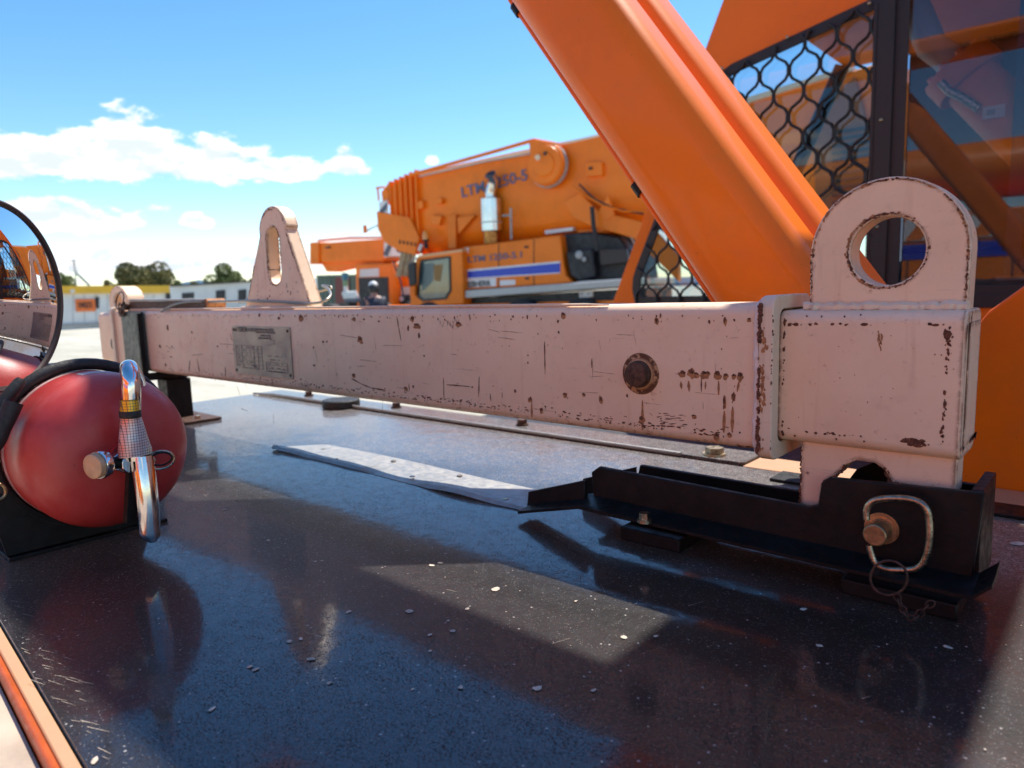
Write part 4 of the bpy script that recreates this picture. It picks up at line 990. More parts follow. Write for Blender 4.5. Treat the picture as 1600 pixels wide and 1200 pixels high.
# ------------------------------------------------------------------ litter on deck: petals and chips
m_pet = pmat('dry petals', (.58, .47, .36), .8, var=.3, vscale=100)
g = MB(); random.seed(33)
def flake(x, y, r, z=DZ+.0006):
    n = 7; a0_ = random.uniform(0, 6); el_ = random.uniform(.5, 1)
    vs = []
    for k in range(n):
        t = 2*PI*k/n; q = random.uniform(.7, 1.1)*r; dx, dy = q*math.cos(t), q*el_*math.sin(t)
        vs.append(g.bm.verts.new((x+dx*math.cos(a0_)-dy*math.sin(a0_), y+dx*math.sin(a0_)+dy*math.cos(a0_), z+random.uniform(0, .0006))))
    g.bm.faces.new(vs)
for px, py, rp in ((640,956,6),(545,957,5),(493,878,3),(503,877,3),(675,884,5),(688,880,4),(486,1031,6),(400,1047,6),(390,1043,4),(331,1109,8),(148,1190,9),(720,1075,6),(775,921,7),(840,1077,7),(927,1080,5),(975,997,6),(1025,995,5),(1280,1010,5),(1480,1012,7),(1255,953,7),(452,1003,5),(470,999,4),(707,987,4),(672,993,4),(672,1018,3),(730,952,4),(700,971,3),(419,845,4),(350,797,4),(645,1078,3),(836,1077,4),(1590,850,11),(900,700+240,3),(515,1068,4)):
    v = onZ(px, py); s_ = (onZ(px+1, py)-v).length; flake(v.x, v.y, rp*s_*1.2)
for k in range(520):
    x = random.uniform(-1.3, .4); y = random.uniform(.2, 1.1); flake(x, y, random.choice((.0005, .0007, .001)))
for k in range(70):
    if k < 34:
        px, py = 20+random.uniform(0, 1)*170, 0; py = 960+ (px-20)*1.25+random.uniform(-40, 60)
        if py > 1195: continue
        c_ = onZ(px, py); an_ = .35+random.uniform(-.15, .15)
    else:
        c_ = Vector((random.uniform(-1.3, .1), random.uniform(.22, .95), 0)); an_ = random.uniform(0, PI)
    L_ = random.uniform(.003, .012); wd = random.uniform(.0001, .0003)
    dx, dy = math.cos(an_), math.sin(an_)
    g.bm.faces.new([g.bm.verts.new((c_.x+a_*dx*L_-b_*dy*wd, c_.y+a_*dy*L_+b_*dx*wd, DZ+.0005)) for a_, b_ in ((-1, -1), (1, -.3), (1, .3), (-1, 1))])
tag(struct(g.build('fallen_petals', m_pet, smooth=0), 'stuff'), 'pale dry petals and chips scattered over the black deck', 'petals')

# ------------------------------------------------------------------ big mobile crane in the yard
cu_ = Vector((.985, .17, 0)).normalized(); cwv = Vector((.17, -.985, 0)).normalized()
r0 = ray(723, 455); P0 = CPOS+r0*(19.6/math.hypot(r0.x, r0.y)); P0.z = 0
def CW(px, py, w=0., P=None, Wn=None):
    P = P or P0; Wn = Wn or cwv; d = ray(px, py); return CPOS+d*(((P+Wn*w-CPOS).dot(Wn))/d.dot(Wn))
def prism(pts, w1, w0, P=None, Wn=None, g=None):
    """pixels on the plane w1 (nearer), pushed back to w0"""
    g = g or MB(); Wn = Wn or cwv
    q = [CW(x, y, w1, P, Wn) for x, y in pts]; g.poly3(q, Wn*(w0-w1)); return g
bc_ = thing('mobile_crane', 'large orange all-terrain crane with blue stripe and raised telescopic boom parked behind the beam', 'mobile crane', (P0.x, P0.y, GZ))
# boom: box top with round belly, lofted between two sections
def section(px, yt, yb, wf=-.35, depth=1.5, n=14):
    a_ = CW(px, yt, wf); b_ = CW(px, yb, wf); h = a_.z-b_.z; out = []
    base = Vector((a_.x, a_.y, 0)); m_ = a_.z-h*.50
    out.append(base+Vector((0, 0, a_.z))); out.append(base+Vector((0, 0, m_)))
    for k in range(1, n):
        t = PI*k/n; out.append(base-cwv*(depth/2-depth/2*math.cos(t))+Vector((0, 0, m_-h*.50*math.sin(t)**.8)))
    out.append(base-cwv*depth+Vector((0, 0, m_))); out.append(base-cwv*depth+Vector((0, 0, a_.z)))
    return out
# the belly turns under, so its silhouette is the far low point of the curve
bm_ = MB(); bm_.loft([section(646, 272, 398), section(800, 238, 384), section(905, 216, 374), section(1010, 194, 356), section(1120, 168, 332)])
boom = bm_.build('boom', M_orf, bc_, bevel=.03, smooth=30)
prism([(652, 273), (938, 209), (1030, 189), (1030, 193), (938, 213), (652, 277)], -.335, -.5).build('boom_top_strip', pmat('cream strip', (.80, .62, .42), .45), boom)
# nested section collars at the boom tip
for k in range(6):
    x = 607+8.0*k; yt = 292-3.6*k; yb = 388+2.2*k
    s0 = section(x, yt-9, yb+3, -.30+.02*k, 1.6); s1 = section(x+2.2, yt-9, yb+3, -.30+.02*k, 1.6)
    MB().loft([s0, s1]).build('boom_collar', M_orf, boom, smooth=30)
    s0 = section(x+2.2, yt, yb-2, -.36, 1.48); s1 = section(x+8.2, yt-3.6, yb, -.36, 1.48)
    MB().loft([s0, s1]).build('boom_section', M_orf, boom, smooth=30)
prism([(596, 300), (607, 286), (607, 312), (598, 318)], -.3, -1.4).build('boom_head', M_orf, boom)
prism([(588, 330), (640, 340), (655, 372), (648, 398), (622, 392), (600, 378), (590, 358)], -.15, -.4).build('boom_head_apron', M_orf, boom, bevel=.02)
for k in range(5): 
    c_ = CW(625+6*k, 378+k, -.14); MB().box((c_.x-.02, c_.y-.02, c_.z-.05), (c_.x+.02, c_.y+.01, c_.z+.05)).build('slot', M_dark, boom)
for pts, mt in (([(592, 316), (605, 313), (605, 352), (594, 354)], M_white), ([(592, 330), (604, 316), (604, 326), (593, 341)], M_hazd), ([(594, 343), (604, 335), (604, 350), (595, 353)], M_blue)):
    prism(pts, -.2+(.012 if mt != M_white else 0), -.25).build('hazard_panel', mt, boom)
tb = lambda pts, w_, r_, nm, mt, par: MB().tube([CW(x, y, w_) for x, y in pts], r_, 8).build(nm, mt, par)
tb([(588, 294), (600, 292), (606, 300)], -.3, .03, 'head_rod', M_orf, boom)
tb([(590, 292), (592, 314)], -.3, .03, 'head_rod', M_orf, boom)
tb([(568, 363), (590, 352)], -.3, .025, 'head_rod', M_grey, boom); tb([(570, 352), (571, 364)], -.3, .06, 'head_rod', M_orf, boom)
tb([(640, 274), (740, 246), (834, 219)], -.2, .050, 'stay_rod', M_orf, boom); tb([(834, 219), (872, 226)], -.2, .05, 'stay_rod', M_orf, boom)
tb([(655, 276), (760, 252), (830, 240)], -.2, .02, 'stay_rope', M_grey, boom)
prism([(826, 222), (838, 218), (868, 226), (876, 236), (872, 260), (850, 292), (832, 270)], .0, -.25).build('winch_bracket', M_orf, boom, bevel=.02)
c_ = CW(852, 258, .02)
wn = MB().lathe(c_, cwv, [(-.3, .50), (-.02, .50), (.0, .48), (.05, .46), (.06, .30), (.10, .28), (.12, .10)], 40).build('winch_drum', M_orf, boom)
MB().lathe(c_-cwv*.12, cwv, [(-.08, .2), (-.08, .54), (0, .54), (0, .2)], 40).build('drum_flange', M_grey, wn)
MB().lathe(c_-cwv*.03, cwv, [(0, .2), (0, .50), (.03, .50), (.03, .2)], 40).build('drum_cover', M_orf, wn)
MB().cyl(CW(840, 246, .08), CW(840, 246, .2), .07, n=14).build('drum_motor', M_cream, wn)
MB().cyl(CW(852, 240, .08), CW(852, 240, .14), .05, n=14).build('drum_port', M_dark, wn)
for pts, nm in (([(914, 254), (940, 253), (941, 274), (916, 276)], 'junction_box'), ([(652, 315), (660, 313), (661, 325), (653, 327)], 'bracket'), ([(680, 310), (690, 309), (690, 318), (681, 319)], 'bracket'), ([(672, 336), (690, 338), (686, 352), (674, 350)], 'bracket'), ([(700, 338), (712, 335), (712, 388), (700, 388)], 'post_plate'), ([(714, 340), (742, 336), (716, 366)], 'gusset')):
    prism(pts, -.22, -.36).build(nm, M_orf, boom, bevel=.01)
c_ = CW(923, 263, -.20); MB().box((c_.x-.05, c_.y-.02, c_.z-.03), (c_.x+.05, c_.y+.0, c_.z+.03)).build('box_port', M_dark, boom)
# curved gusset on the right under boom
prism([(880, 316), (905, 300), (935, 330), (1010, 348), (1060, 400), (1060, 440), (990, 372), (920, 352), (895, 340)], -.12, -.34).build('lift_ram_bracket', M_orf, boom, bevel=.02)
tb([(893, 290), (915, 306), (945, 322), (975, 330), (1010, 330)], -.1, .03, 'hose', M_orf, boom); tb([(905, 288), (930, 312), (960, 326), (1005, 334)], -.1, .025, 'hose', M_dark, boom)
prism([(935, 330), (950, 306), (960, 336), (948, 345)], -.10, -.2).build('bracket', M_orf, boom)
# lettering on the boom
dirv = (CW(830, 279.5, -.33)-CW(722, 309, -.33)); upv = Vector((0, 0, 1)); A_ = dirv.normalized(); B_ = (upv-A_*upv.dot(A_)).normalized()
text_mesh('LTM 1250-5', CW(721, 309, -.325), A_, B_, .40, M_ltxt, 'lettering', boom, .004, .006, sx=dirv.length/2.05)
# superstructure
prism([(722, 386), (875, 367), (880, 410), (884, 430), (895, 441), (880, 444), (724, 453)], .0, -2.2).build('engine_housing', M_orf, bc_, bevel=.03)
hs_ = [o for o in bc_.children if o.name.startswith('engine_housing')][0]
for x, y0_, y1_ in ((779, 381, 450), (834, 374, 446)):
    prism([(x-.5, y0_), (x+.5, y0_), (x+.5, y1_), (x-.5, y1_)], .012, -.02).build('door_seam', M_dark, hs_)
prism([(723, 422), (875, 408), (875, 411), (723, 425)], .014, -.02).build('stripe_edge', M_white, hs_)
prism([(723, 425), (875, 411), (875, 425.5), (723, 435)], .014, -.02).build('blue_stripe', M_blue, hs_)
prism([(723, 435), (875, 425.5), (875, 427), (723, 437)], .014, -.02).build('stripe_edge', M_white, hs_)
prism([(724, 437.5), (775, 434.5), (775, 447), (724, 450)], .014, -.02).build('name_panel', M_white, hs_)
prism([(781, 438), (805, 437), (805, 445), (781, 446.5)], .014, -.02).build('name_panel', M_white, hs_)
prism([(725, 388), (732, 387), (732, 395), (725, 396)], .014, -.02).build('small_sign', M_white, hs_)
for x, y in ((822, 386), (823, 435)): prism([(x-3, y-1.5), (x+3, y-2), (x+3, y+1.5), (x-3, y+1.5)], .02, -.02).build('door_latch', M_dark, hs_)
dv = CW(824, 393, .02)-CW(731, 411, .02)
dv = CW(824, 401.5, .02)-CW(731, 410.5, .02); A_ = dv.normalized(); B_ = (upv-A_*upv.dot(A_)).normalized()
text_mesh('LTM 1250-5.1', CW(731, 410.5, .018), A_, B_, .235, M_ltxt, 'lettering', hs_, .004, .003, sx=dv.length/1.42)
dv = CW(773, 445.5, .02)-CW(725.5, 448.5, .02); A_ = dv.normalized(); B_ = (upv-A_*upv.dot(A_)).normalized()
text_mesh('LIEBHERR', CW(725.5, 448.8, .018), A_, B_, .205, M_ink, 'lettering', hs_, .004, .006, sx=dv.length/1.0)
prism([(724, 454), (968, 437), (1000, 434.5), (1000, 444), (968, 448), (724, 466)], .15, -2.4).build('deck_beam', pmat('grey white deck', (.50, .50, .46), .5, var=.1), bc_, bevel=.02)
prism([(870, 446), (1000, 436), (1000, 433.5), (910, 439.5)], .16, -.2).build('deck_edge', M_white, bc_)
prism([(724, 467), (1010, 449), (1010, 520), (724, 520)], -.15, -2.0).build('carrier_frame', M_dark, bc_)
pp_ = prism([(905, 454.5), (925, 454), (925, 464), (905, 465)], -.05, -.16).build('number_plate', M_white, bc_)
for x in (909, 920):
    c_ = CW(x, 459, -.04); MB().cyl(c_, c_+cwv*.02, .03, n=10).build('plate_bolt', M_grey, pp_)
# engine bay, dark
prism([(877, 366), (920, 362), (968, 370), (985, 392), (992, 436), (900, 440), (885, 430), (880, 402)], -.3, -2.0).build('engine_bay', M_dark, bc_, bevel=.05)
prism([(884, 393), (925, 388), (930, 432), (905, 440), (890, 430)], -.02, -.28).build('bay_cover', M_dark, bc_, bevel=.05)
prism([(936, 389), (978, 388), (982, 410), (938, 415)], -.08, -.25).build('bay_panel', pmat('dark brown panel', (.035, .024, .022), .5), bc_, bevel=.02)
for x, y, r_ in ((905, 398, .10), (913, 405, .06)):
    c_ = CW(x, y, .0); MB().lathe(c_, cwv, [(0, r_), (.02, r_), (.03, r_*.8), (.031, 0)], 16).build('filter_cap', M_grey, bc_)
tb([(925, 323), (927, 350), (930, 368), (933, 392)], .1, .055, 'mast', M_blackp, bc_)
prism([(851, 360), (895, 355), (895, 360), (852, 366)], -.4, -1.2).build('vent_cover', M_white, bc_)
prism([(900, 358), (945, 354), (948, 364), (900, 366)], -.5, -1.2).build('valve_cover', M_orf, bc_, bevel=.05)
prism([(950, 348), (985, 350), (1005, 368), (1005, 385), (955, 372)], -1.2, -2.0).build('grey_hood', M_grey, bc_, bevel=.04)
for k in range(4): tb([(972+k*2, 360), (984+k, 372), (992, 385)], -1.0+.05*k, .025, 'coiled_hose', M_whitec, bc_)
# exhaust
e_b = CW(769, 380, -.15); 
m_ex = pmat('chrome silencer', (.70, .68, .64), .16, 1., var=.1, vscale=3)
xw = (CW(783, 340, -.15)-CW(755, 340, -.15)).length/2
zt = CW(769, 309, -.15).z; zb = CW(769, 362, -.15).z; zbb = CW(769, 381, -.15).z
exh = MB().lathe((e_b.x, e_b.y, zb), Z_, [(0, xw*.9), (.02, xw), (zt-zb-.03, xw), (zt-zb, xw*.85)], 40).build('exhaust_silencer', m_ex, bc_)
MB().lathe((e_b.x, e_b.y, zbb), Z_, [(0, xw*.80), (zb-zbb, xw*.80)], 40).build('heat_stained_base', pmat('heat stained steel', (.42, .18, .05), .3, .9, var=.5, vscale=5), exh)
MB().lathe((e_b.x, e_b.y, (zb*3+zt)/4), Z_, [(0, xw*1.01), (0, xw*1.03), (.03, xw*1.03), (.03, xw*1.01)], 40).build('silencer_band', M_grey, exh)
tp = CW(772, 281, -.15)
xp = [Vector((e_b.x, e_b.y, zt-.02)), Vector((e_b.x, e_b.y, zt+.2)), tp-Vector((0, 0, .05))+cwv*.0, tp+cwv*.18+Vector((0, 0, .12))]
MB().tube(smooth_path(xp), .15, 20).build('exhaust_pipe', m_ex, exh)
sp_ = smooth_path(xp); dn = (sp_[-1]-sp_[-2]).normalized(); MB().cyl(sp_[-1]+dn*.002, sp_[-1]+dn*.006, .143, n=24).build('pipe_mouth', M_ink, exh)
tb([(798, 325), (799, 374)], -.1, .03, 'handrail', M_grey, bc_); tb([(785, 337), (798, 336)], -.1, .025, 'handrail', M_grey, bc_)
# cab of the mobile crane
prism([(650, 402), (660, 397), (722, 388), (724, 475), (641, 480), (641, 462)], .25, -1.1).build('crane_cab', M_orf, bc_, bevel=.03)
cc_ = [o for o in bc_.children if o.name.startswith('crane_cab')][0]
prism([(657, 406), (704, 400), (705, 455), (697, 468), (660, 471), (651, 464)], .27, .2).build('door_frame', M_blackp, cc_)
prism([(660, 409.5), (701, 403.5), (702, 453), (695, 464.5), (662, 467), (655, 461)], .28, .21).build('door_glass', pmat('cab glass dark', (.05, .085, .09), .03, 0, 1., spec=.9, var=.5, vscale=2), cc_)
prism([(664, 412), (678, 410), (676, 440), (664, 452), (658, 455)], .286, .27).build('seat_reflection', pmat('grey green seat cover', (.12, .16, .15), .4), cc_)
prism([(678, 414), (692, 413), (690, 428), (688, 440), (678, 438)], .286, .27).build('seat_back', pmat('tan seat', (.25, .13, .03), .5), cc_)
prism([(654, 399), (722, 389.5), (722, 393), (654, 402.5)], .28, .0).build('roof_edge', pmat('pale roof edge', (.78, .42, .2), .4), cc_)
prism([(637, 413), (648, 409), (649, 444), (639, 448)], .5, .42).build('side_mirror', M_blackp, cc_, bevel=.02)
tb([(652, 404), (645, 405), (640, 413)], .4, .02, 'mirror_arm', M_grey, cc_); prism([(640, 446), (648, 446), (648, 462), (640, 462)], .4, .3).build('lamp', M_or, cc_)
c_ = CW(666, 388, -.1); bcn = MB().lathe(c_, Z_, [(0, .07), (.18, .04), (.20, .09), (.24, .10)], 20).build('beacon_base', M_blackp, bc_)
MB().lathe(c_+Vector((0, 0, .245)), Z_, [(0, .10), (.14, .095), (.22, .07), (.27, .0)], 20).build('beacon_lens', pmat('amber lens', (.85, .30, .02), .15, 0, 1.), bcn)
tb([(655, 392), (659, 382)], .1, .05, 'work_lamp', M_whitec, bc_)
# rope bundle hanging from the head
for k in range(9):
    x = 622+2.6*k
    tb([(x+6, 388), (x+5, 402), (x+1, 418), (x-2+k*.5, 432)], -.3+.04*(k % 3), .035, 'hoist_rope', M_rope, bc_)
prism([(618, 386), (648, 388), (646, 396), (620, 394)], -.2, -.6).build('rope_guide', M_dark, bc_)
# carrier with wheels
g = MB(); g.poly3([P0+cu_*-6+Vector((0, 0, GZ+.6)), P0+cu_*5+Vector((0, 0, GZ+.6)), P0+cu_*5+Vector((0, 0, -.02)), P0+cu_*-6+Vector((0, 0, -.10))], -cwv*2.4); g.build('carrier', M_orf, bc_)
for s_ in (-5, -3.3, -1, 2.0, 3.7):
    for w_ in (.1, -2.2):
        c_ = P0+cu_*s_+cwv*w_; c_.z = GZ+.62
        wh = MB().lathe(c_-cwv*.2, cwv, [(0, .3), (0, .58), (.05, .62), (.35, .62), (.4, .58), (.4, .3)], 28).build('wheel', M_tyre, bc_)
        MB().lathe(c_+cwv*.12, cwv, [(0, .32), (.06, .3), (.0, .12), (.05, .08), (.05, 0)], 20).build('hub', M_grey, wh)

# ------------------------------------------------------------------ second crane further back on the left
r1 = ray(545, 455); P1 = CPOS+r1*(27/math.hypot(r1.x, r1.y)); P1.z = 0
c2 = thing('mobile_crane', 'smaller-looking orange crane further back with its level boom ending left above a green container', 'mobile crane', (P1.x, P1.y, GZ))
pr2 = lambda pts, w1, w0, nm, mt, par=None, bv=0: prism(pts, w1, w0, P1).build(nm, mt, par or c2, bevel=bv)
b2 = pr2([(484, 381), (600, 373), (600, 408), (484, 410)], 0, -1.2, 'boom', M_orf, None, .05)
pr2([(600, 371), (612, 370), (612, 400), (600, 402)], .02, -1.2, 'hazard_panel', M_white, b2); pr2([(598, 398), (609, 376), (612, 384), (605, 401)], .04, .0, 'hazard_stripe', M_hazd, b2)
pr2([(484, 379), (498, 378), (498, 412), (484, 413)], .08, -1.3, 'boom_collar', M_orf, b2, .02)
pr2([(500, 408), (600, 404), (598, 414), (540, 418), (510, 425)], -.2, -1.0, 'boom_underside', M_orf, b2, .03)
pr2([(508, 386), (515, 385), (515, 388), (508, 388)], .05, -.1, 'port', M_dark, b2)
for p_ in ([(497, 376), (545, 372)], [(545, 372), (600, 371)]):
    MB().tube([CW(x, y, -.3, P1) for x, y in p_], .05, 6).build('stay', pmat('pinkish stay', (.7, .35, .28), .6), b2)
pr2([(555, 413), (612, 411), (614, 480), (557, 482)], .1, -1.6, 'crane_cab', M_orf, None, .04)
cc2 = [o for o in c2.children if o.name.startswith('crane_cab')][0]
pr2([(562, 421), (592, 419), (592, 432), (562, 433)], .13, 0, 'windscreen', M_whitec, cc2)
pr2([(560, 434), (606, 433), (607, 476), (561, 478)], .13, 0, 'open_side', M_dark, cc2)
pr2([(596, 410), (640, 432), (640, 480), (600, 480)], -.4, -1.4, 'housing', M_orf, None, .04)
pr2([(612, 450), (640, 448), (640, 460), (612, 462)], -.35, -.6, 'bumper', M_whitec)
pr2([(612, 462), (640, 460), (640, 485), (612, 485)], -.32, -.6, 'grille', M_dark)
c_ = CW(628, 467, -.28, P1); MB().lathe(c_, cwv, [(0, .09), (.03, .09), (.04, .06), (.041, 0)], 16).build('headlamp', M_white, c2)
for p_ in ([(614, 408), (626, 440), (632, 470)], [(626, 408), (640, 436)]):
    MB().tube([CW(x, y, .2, P1) for x, y in p_], .03, 6).build('hose', M_dark, c2)
pr2([(540, 482), (660, 478), (660, 512), (540, 516)], -.5, -2.6, 'carrier', M_orf)
for px in (555, 600, 645):
    c_ = CW(px, 505, -.3, P1); c_.z = GZ+.6
    MB().lathe(c_-cwv*.2, cwv, [(0, .3), (0, .58), (.05, .6), (.35, .6), (.4, .58), (.4, .3)], 24).build('wheel', M_tyre, c2)
# green container
m_con = pmat('weathered green container', (.10, .15, .12), .6, var=.2, vscale=2)
rc_ = ray(520, 460); PC = CPOS+rc_*(34/math.hypot(rc_.x, rc_.y)); PC.z = 0
con = thing('shipping_container', 'weathered grey-green shipping container standing behind the second crane', 'container', (PC.x, PC.y, GZ))
a_ = CW(495, 432, 0, PC); b_ = CW(560, 430, 0, PC); zt_ = a_.z
g = MB(); n = 26; La = (b_-a_).length+1.0; rings = []
for k in range(n*2+1):
    off = .06 if (k//1) % 4 in (1, 2) else 0; p_ = Vector((a_.x, a_.y, 0))+cu_*(La*k/(2*n))-cwv*off
    rings.append([p_+Vector((0, 0, GZ+.1)), p_+Vector((0, 0, zt_)), p_-cwv*2.4+Vector((0, 0, zt_)), p_-cwv*2.4+Vector((0, 0, GZ+.1))])
g.loft(rings); g.build('corrugated_side', m_con, con, smooth=0)
prism([(524, 432), (545, 431), (545, 512), (524, 514)], .03, .005, PC).build('red_door', pmat('dull red door', (.16, .045, .04), .6), con)
prism([(494, 430), (562, 428.5), (562, 432), (494, 433.5)], .04, -.1, PC).build('top_rail', m_con, con)
# stacked drums / blue-capped tank and pipes by the container
r3 = ray(541, 460); PT = CPOS+r3*(22/math.hypot(r3.x, r3.y))
zz = lambda y, x=541: CW(x, y, 0, Vector((PT.x, PT.y, 0))).z
wtr = thing('water_dispenser', 'blue-topped bottle stand with pale bundles beside the red container door', 'bottle stand', (PT.x, PT.y, GZ))
MB().cyl((PT.x, PT.y, zz(438)), (PT.x, PT.y, zz(426)), .10, n=20).build('blue_bottle', pmat('blue bottle', (.03, .16, .24), .3), wtr, bevel=.03)
MB().cyl((PT.x, PT.y, zz(447)), (PT.x, PT.y, zz(438)), .08, n=16).build('green_collar', pmat('green collar', (.18, .30, .16), .5), wtr)
MB().cyl((PT.x, PT.y, zz(456)), (PT.x, PT.y, zz(447)), .07, n=16).build('clear_neck', M_whitec, wtr)
for k, yy in enumerate((459, 464, 469)):
    q_ = cu_*.34; c_ = Vector((PT.x+.1+.05*k, PT.y, zz(yy))); MB().cyl(c_-q_*.6, c_+q_, .075, n=14).build('pale_bundle', M_whitec if k != 2 else M_hazd, wtr, bevel=.02)
MB().box((PT.x-.25, PT.y-.1, GZ), (PT.x+.25, PT.y+.2, zz(473))).build('stand', M_dark, wtr)

# ------------------------------------------------------------------ person
def person(loc, face, label):
    """loc on ground, face = heading angle the figure looks towards"""
    root = thing('person', label, 'person', loc)
    ca, sa = math.cos(face), math.sin(face); f = Vector((ca, sa, 0)); s_ = Vector((-sa, ca, 0)); L0 = Vector(loc)
    def at(a_, b_, c_): return f*a_+s_*b_+Vector((0, 0, c_))
    def skin(name, J, E, mat):
        me = bpy.data.meshes.new(name); me.from_pydata([at(*j[:3]) for j in J], E, []); o = bpy.data.objects.new(name, me); COL.objects.link(o); o.parent = root
        m = o.modifiers.new('s', 'SKIN'); m.use_smooth_shade = True
        for i, j in enumerate(J):
            me.skin_vertices[0].data[i].radius = (j[3], j[4] if len(j) > 4 else j[3])
        me.skin_vertices[0].data[0].use_root = True
        m2 = o.modifiers.new('ss', 'SUBSURF'); m2.levels = 1; m2.render_levels = 1; me.materials.append(mat); return o
    skinm = pmat('skin tone', (.42, .20, .13), .5)
    J = [(0, 0, .95, .15, .12), (0, 0, 1.15, .15, .115), (.05, 0, 1.38, .17, .12), (.08, 0, 1.50, .065), (.13, 0, 1.62, .082, .09), (.15, 0, 1.72, .085),
         (.05, .19, 1.42, .065), (.10, .26, 1.17, .048), (.30, .20, 1.02, .036), (.05, -.19, 1.42, .065), (.10, -.26, 1.17, .048), (.30, -.20, 1.04, .036),
         (0, .10, .88, .10), (.02, .12, .48, .065), (-.02, .12, .08, .045), (.14, .13, .04, .04), (0, -.10, .88, .10), (.02, -.12, .48, .065), (-.02, -.12, .08, .045), (.14, -.13, .04, .04)]
    E = [(0, 1), (1, 2), (2, 3), (3, 4), (4, 5), (2, 6), (6, 7), (7, 8), (2, 9), (9, 10), (10, 11), (0, 12), (12, 13), (13, 14), (14, 15), (0, 16), (16, 17), (17, 18), (18, 19)]
    skin('body', J, E, skinm)
    navy = pmat('navy work shirt', (.022, .026, .045), .8, var=.3, vscale=8)
    J2 = [(0, 0, .93, .17, .14), (0, 0, 1.15, .17, .135), (.05, 0, 1.38, .185, .14), (.05, .19, 1.43, .085), (.09, .25, 1.22, .068), (.05, -.19, 1.43, .085), (.09, -.25, 1.22, .068)]
    skin('shirt', J2, [(0, 1), (1, 2), (2, 3), (3, 4), (2, 5), (5, 6)], navy)
    J3 = [(0, 0, .93, .165, .14), (0, .10, .86, .115), (.02, .12, .48, .085), (-.02, .12, .12, .065), (0, -.10, .86, .115), (.02, -.12, .48, .085), (-.02, -.12, .12, .065)]
    skin('trousers', J3, [(0, 1), (1, 2), (2, 3), (0, 4), (4, 5), (5, 6)], M_dark)
    for sg in (1, -1):
        c_ = Vector(loc)+at(.33, .20*sg, 1.02)
        g = MB(); g.sph(c_, .04, 8, (1, .8, 1.2))
        for k in range(4): g.tube([c_+at(.02, (-.025+.017*k), -.02), c_+at(.06, (-.025+.017*k), -.045), c_+at(.06, (-.025+.017*k), -.08)], .009, 6)
        g.tube([c_+at(0, -.03*sg, .0), c_+at(.04, -.05*sg, -.02)], .010, 6)
        g.build('hand', skinm, root)
    c_ = Vector(loc)+at(.15, 0, 1.72)
    MB().sph(c_+Vector((0, 0, .02)), .105, 10, (1, .92, .85)).build('hard_hat', M_white, root)
    MB().sph(c_+at(-.03, 0, -.055), .118, 10).build('hair', M_dark, root)
    for sg in (1, -1): MB().sph(c_+at(.075, .03*sg, -.05), .010, 6).build('eye', M_ink, root)
    MB().sph(c_+at(.095, 0, -.08), .014, 6, (1, .7, 1.3)).build('nose', skinm, root)
rpz = ray(586, 470); PP = CPOS+rpz*(15.5/math.hypot(rpz.x, rpz.y))
zst = CW(586, 441, 0, Vector((PP.x, PP.y, 0))).z-1.80
person((PP.x, PP.y, zst), math.radians(150), 'worker in dark navy shirt and white hard hat seen from behind beside the second crane')
tag(MB().box((PP.x-.45, PP.y-.4, GZ), (PP.x+.45, PP.y+.4, zst-.002)).build('work_step', M_grey, None, bevel=.02), 'low grey step block the worker stands on', 'step')

# ------------------------------------------------------------------ crane seen through the cab windows
P4 = Vector((-.9, 10.5, 0)); W4 = Vector((0, -1, 0))
c4 = thing('mobile_crane', 'orange crane with cream-edged boom and striped panel seen through the near cab windows', 'mobile crane', (P4.x, P4.y, GZ))
pr4 = lambda pts, w1, w0, nm, mt, par=None, bv=0: prism(pts, w1, w0, P4, W4).build(nm, mt, par or c4, bevel=bv)
pr4([(1090, 185), (1400, 88), (1440, 180), (1380, 330), (1200, 400), (1090, 330)], 0, -1.6, 'boom', M_orf, None, .05)
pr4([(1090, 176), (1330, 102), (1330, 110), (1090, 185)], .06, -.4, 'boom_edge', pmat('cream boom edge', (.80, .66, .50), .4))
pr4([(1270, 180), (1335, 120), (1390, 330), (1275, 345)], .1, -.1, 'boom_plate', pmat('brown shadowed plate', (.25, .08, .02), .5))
for k in range(14):
    y = 205+11*k
    pr4([(1300, y), (1382, y-12), (1382, y-8), (1300, y+4)], .16, .1, 'louvre', M_dark)
pr4([(1385, 300), (1700, 230), (1700, 470), (1385, 480)], .3, -1.2, 'body', M_dark, None, .03)
sp4 = pr4([(1425, 268), (1545, 246), (1545, 316), (1425, 330)], .36, .3, 'striped_panel', pmat('cream panel', (.62, .54, .42), .5))
for k in range(3):
    x = 1440+36*k
    pr4([(x, 318), (x+36, 264), (x+54, 261), (x+20, 315)], .37, .36, 'stripe', pmat('brown orange stripe', (.34, .10, .02), .5), sp4)
pr4([(1545, 246), (1700, 222), (1700, 300), (1545, 314)], .37, .3, 'orange_panel', M_orf)
pr4([(1425, 330), (1700, 300), (1700, 308), (1425, 338)], .38, .3, 'rail', M_whitec)
pr4([(1385, 336), (1432, 334), (1432, 408), (1385, 408)], .42, .3, 'white_panel', M_white)
g = MB().box((-6, 10.6, GZ+.5), (4, 12.5, -.2)); g.build('carrier', M_dark, c4)
for x in (-5, -3, 1, 3):
    wh = MB().lathe((x, 10.45, GZ+.6), Y_, [(0, .3), (0, .58), (.05, .6), (.35, .6), (.4, .58), (.4, .3)], 24).build('wheel', M_tyre, c4)

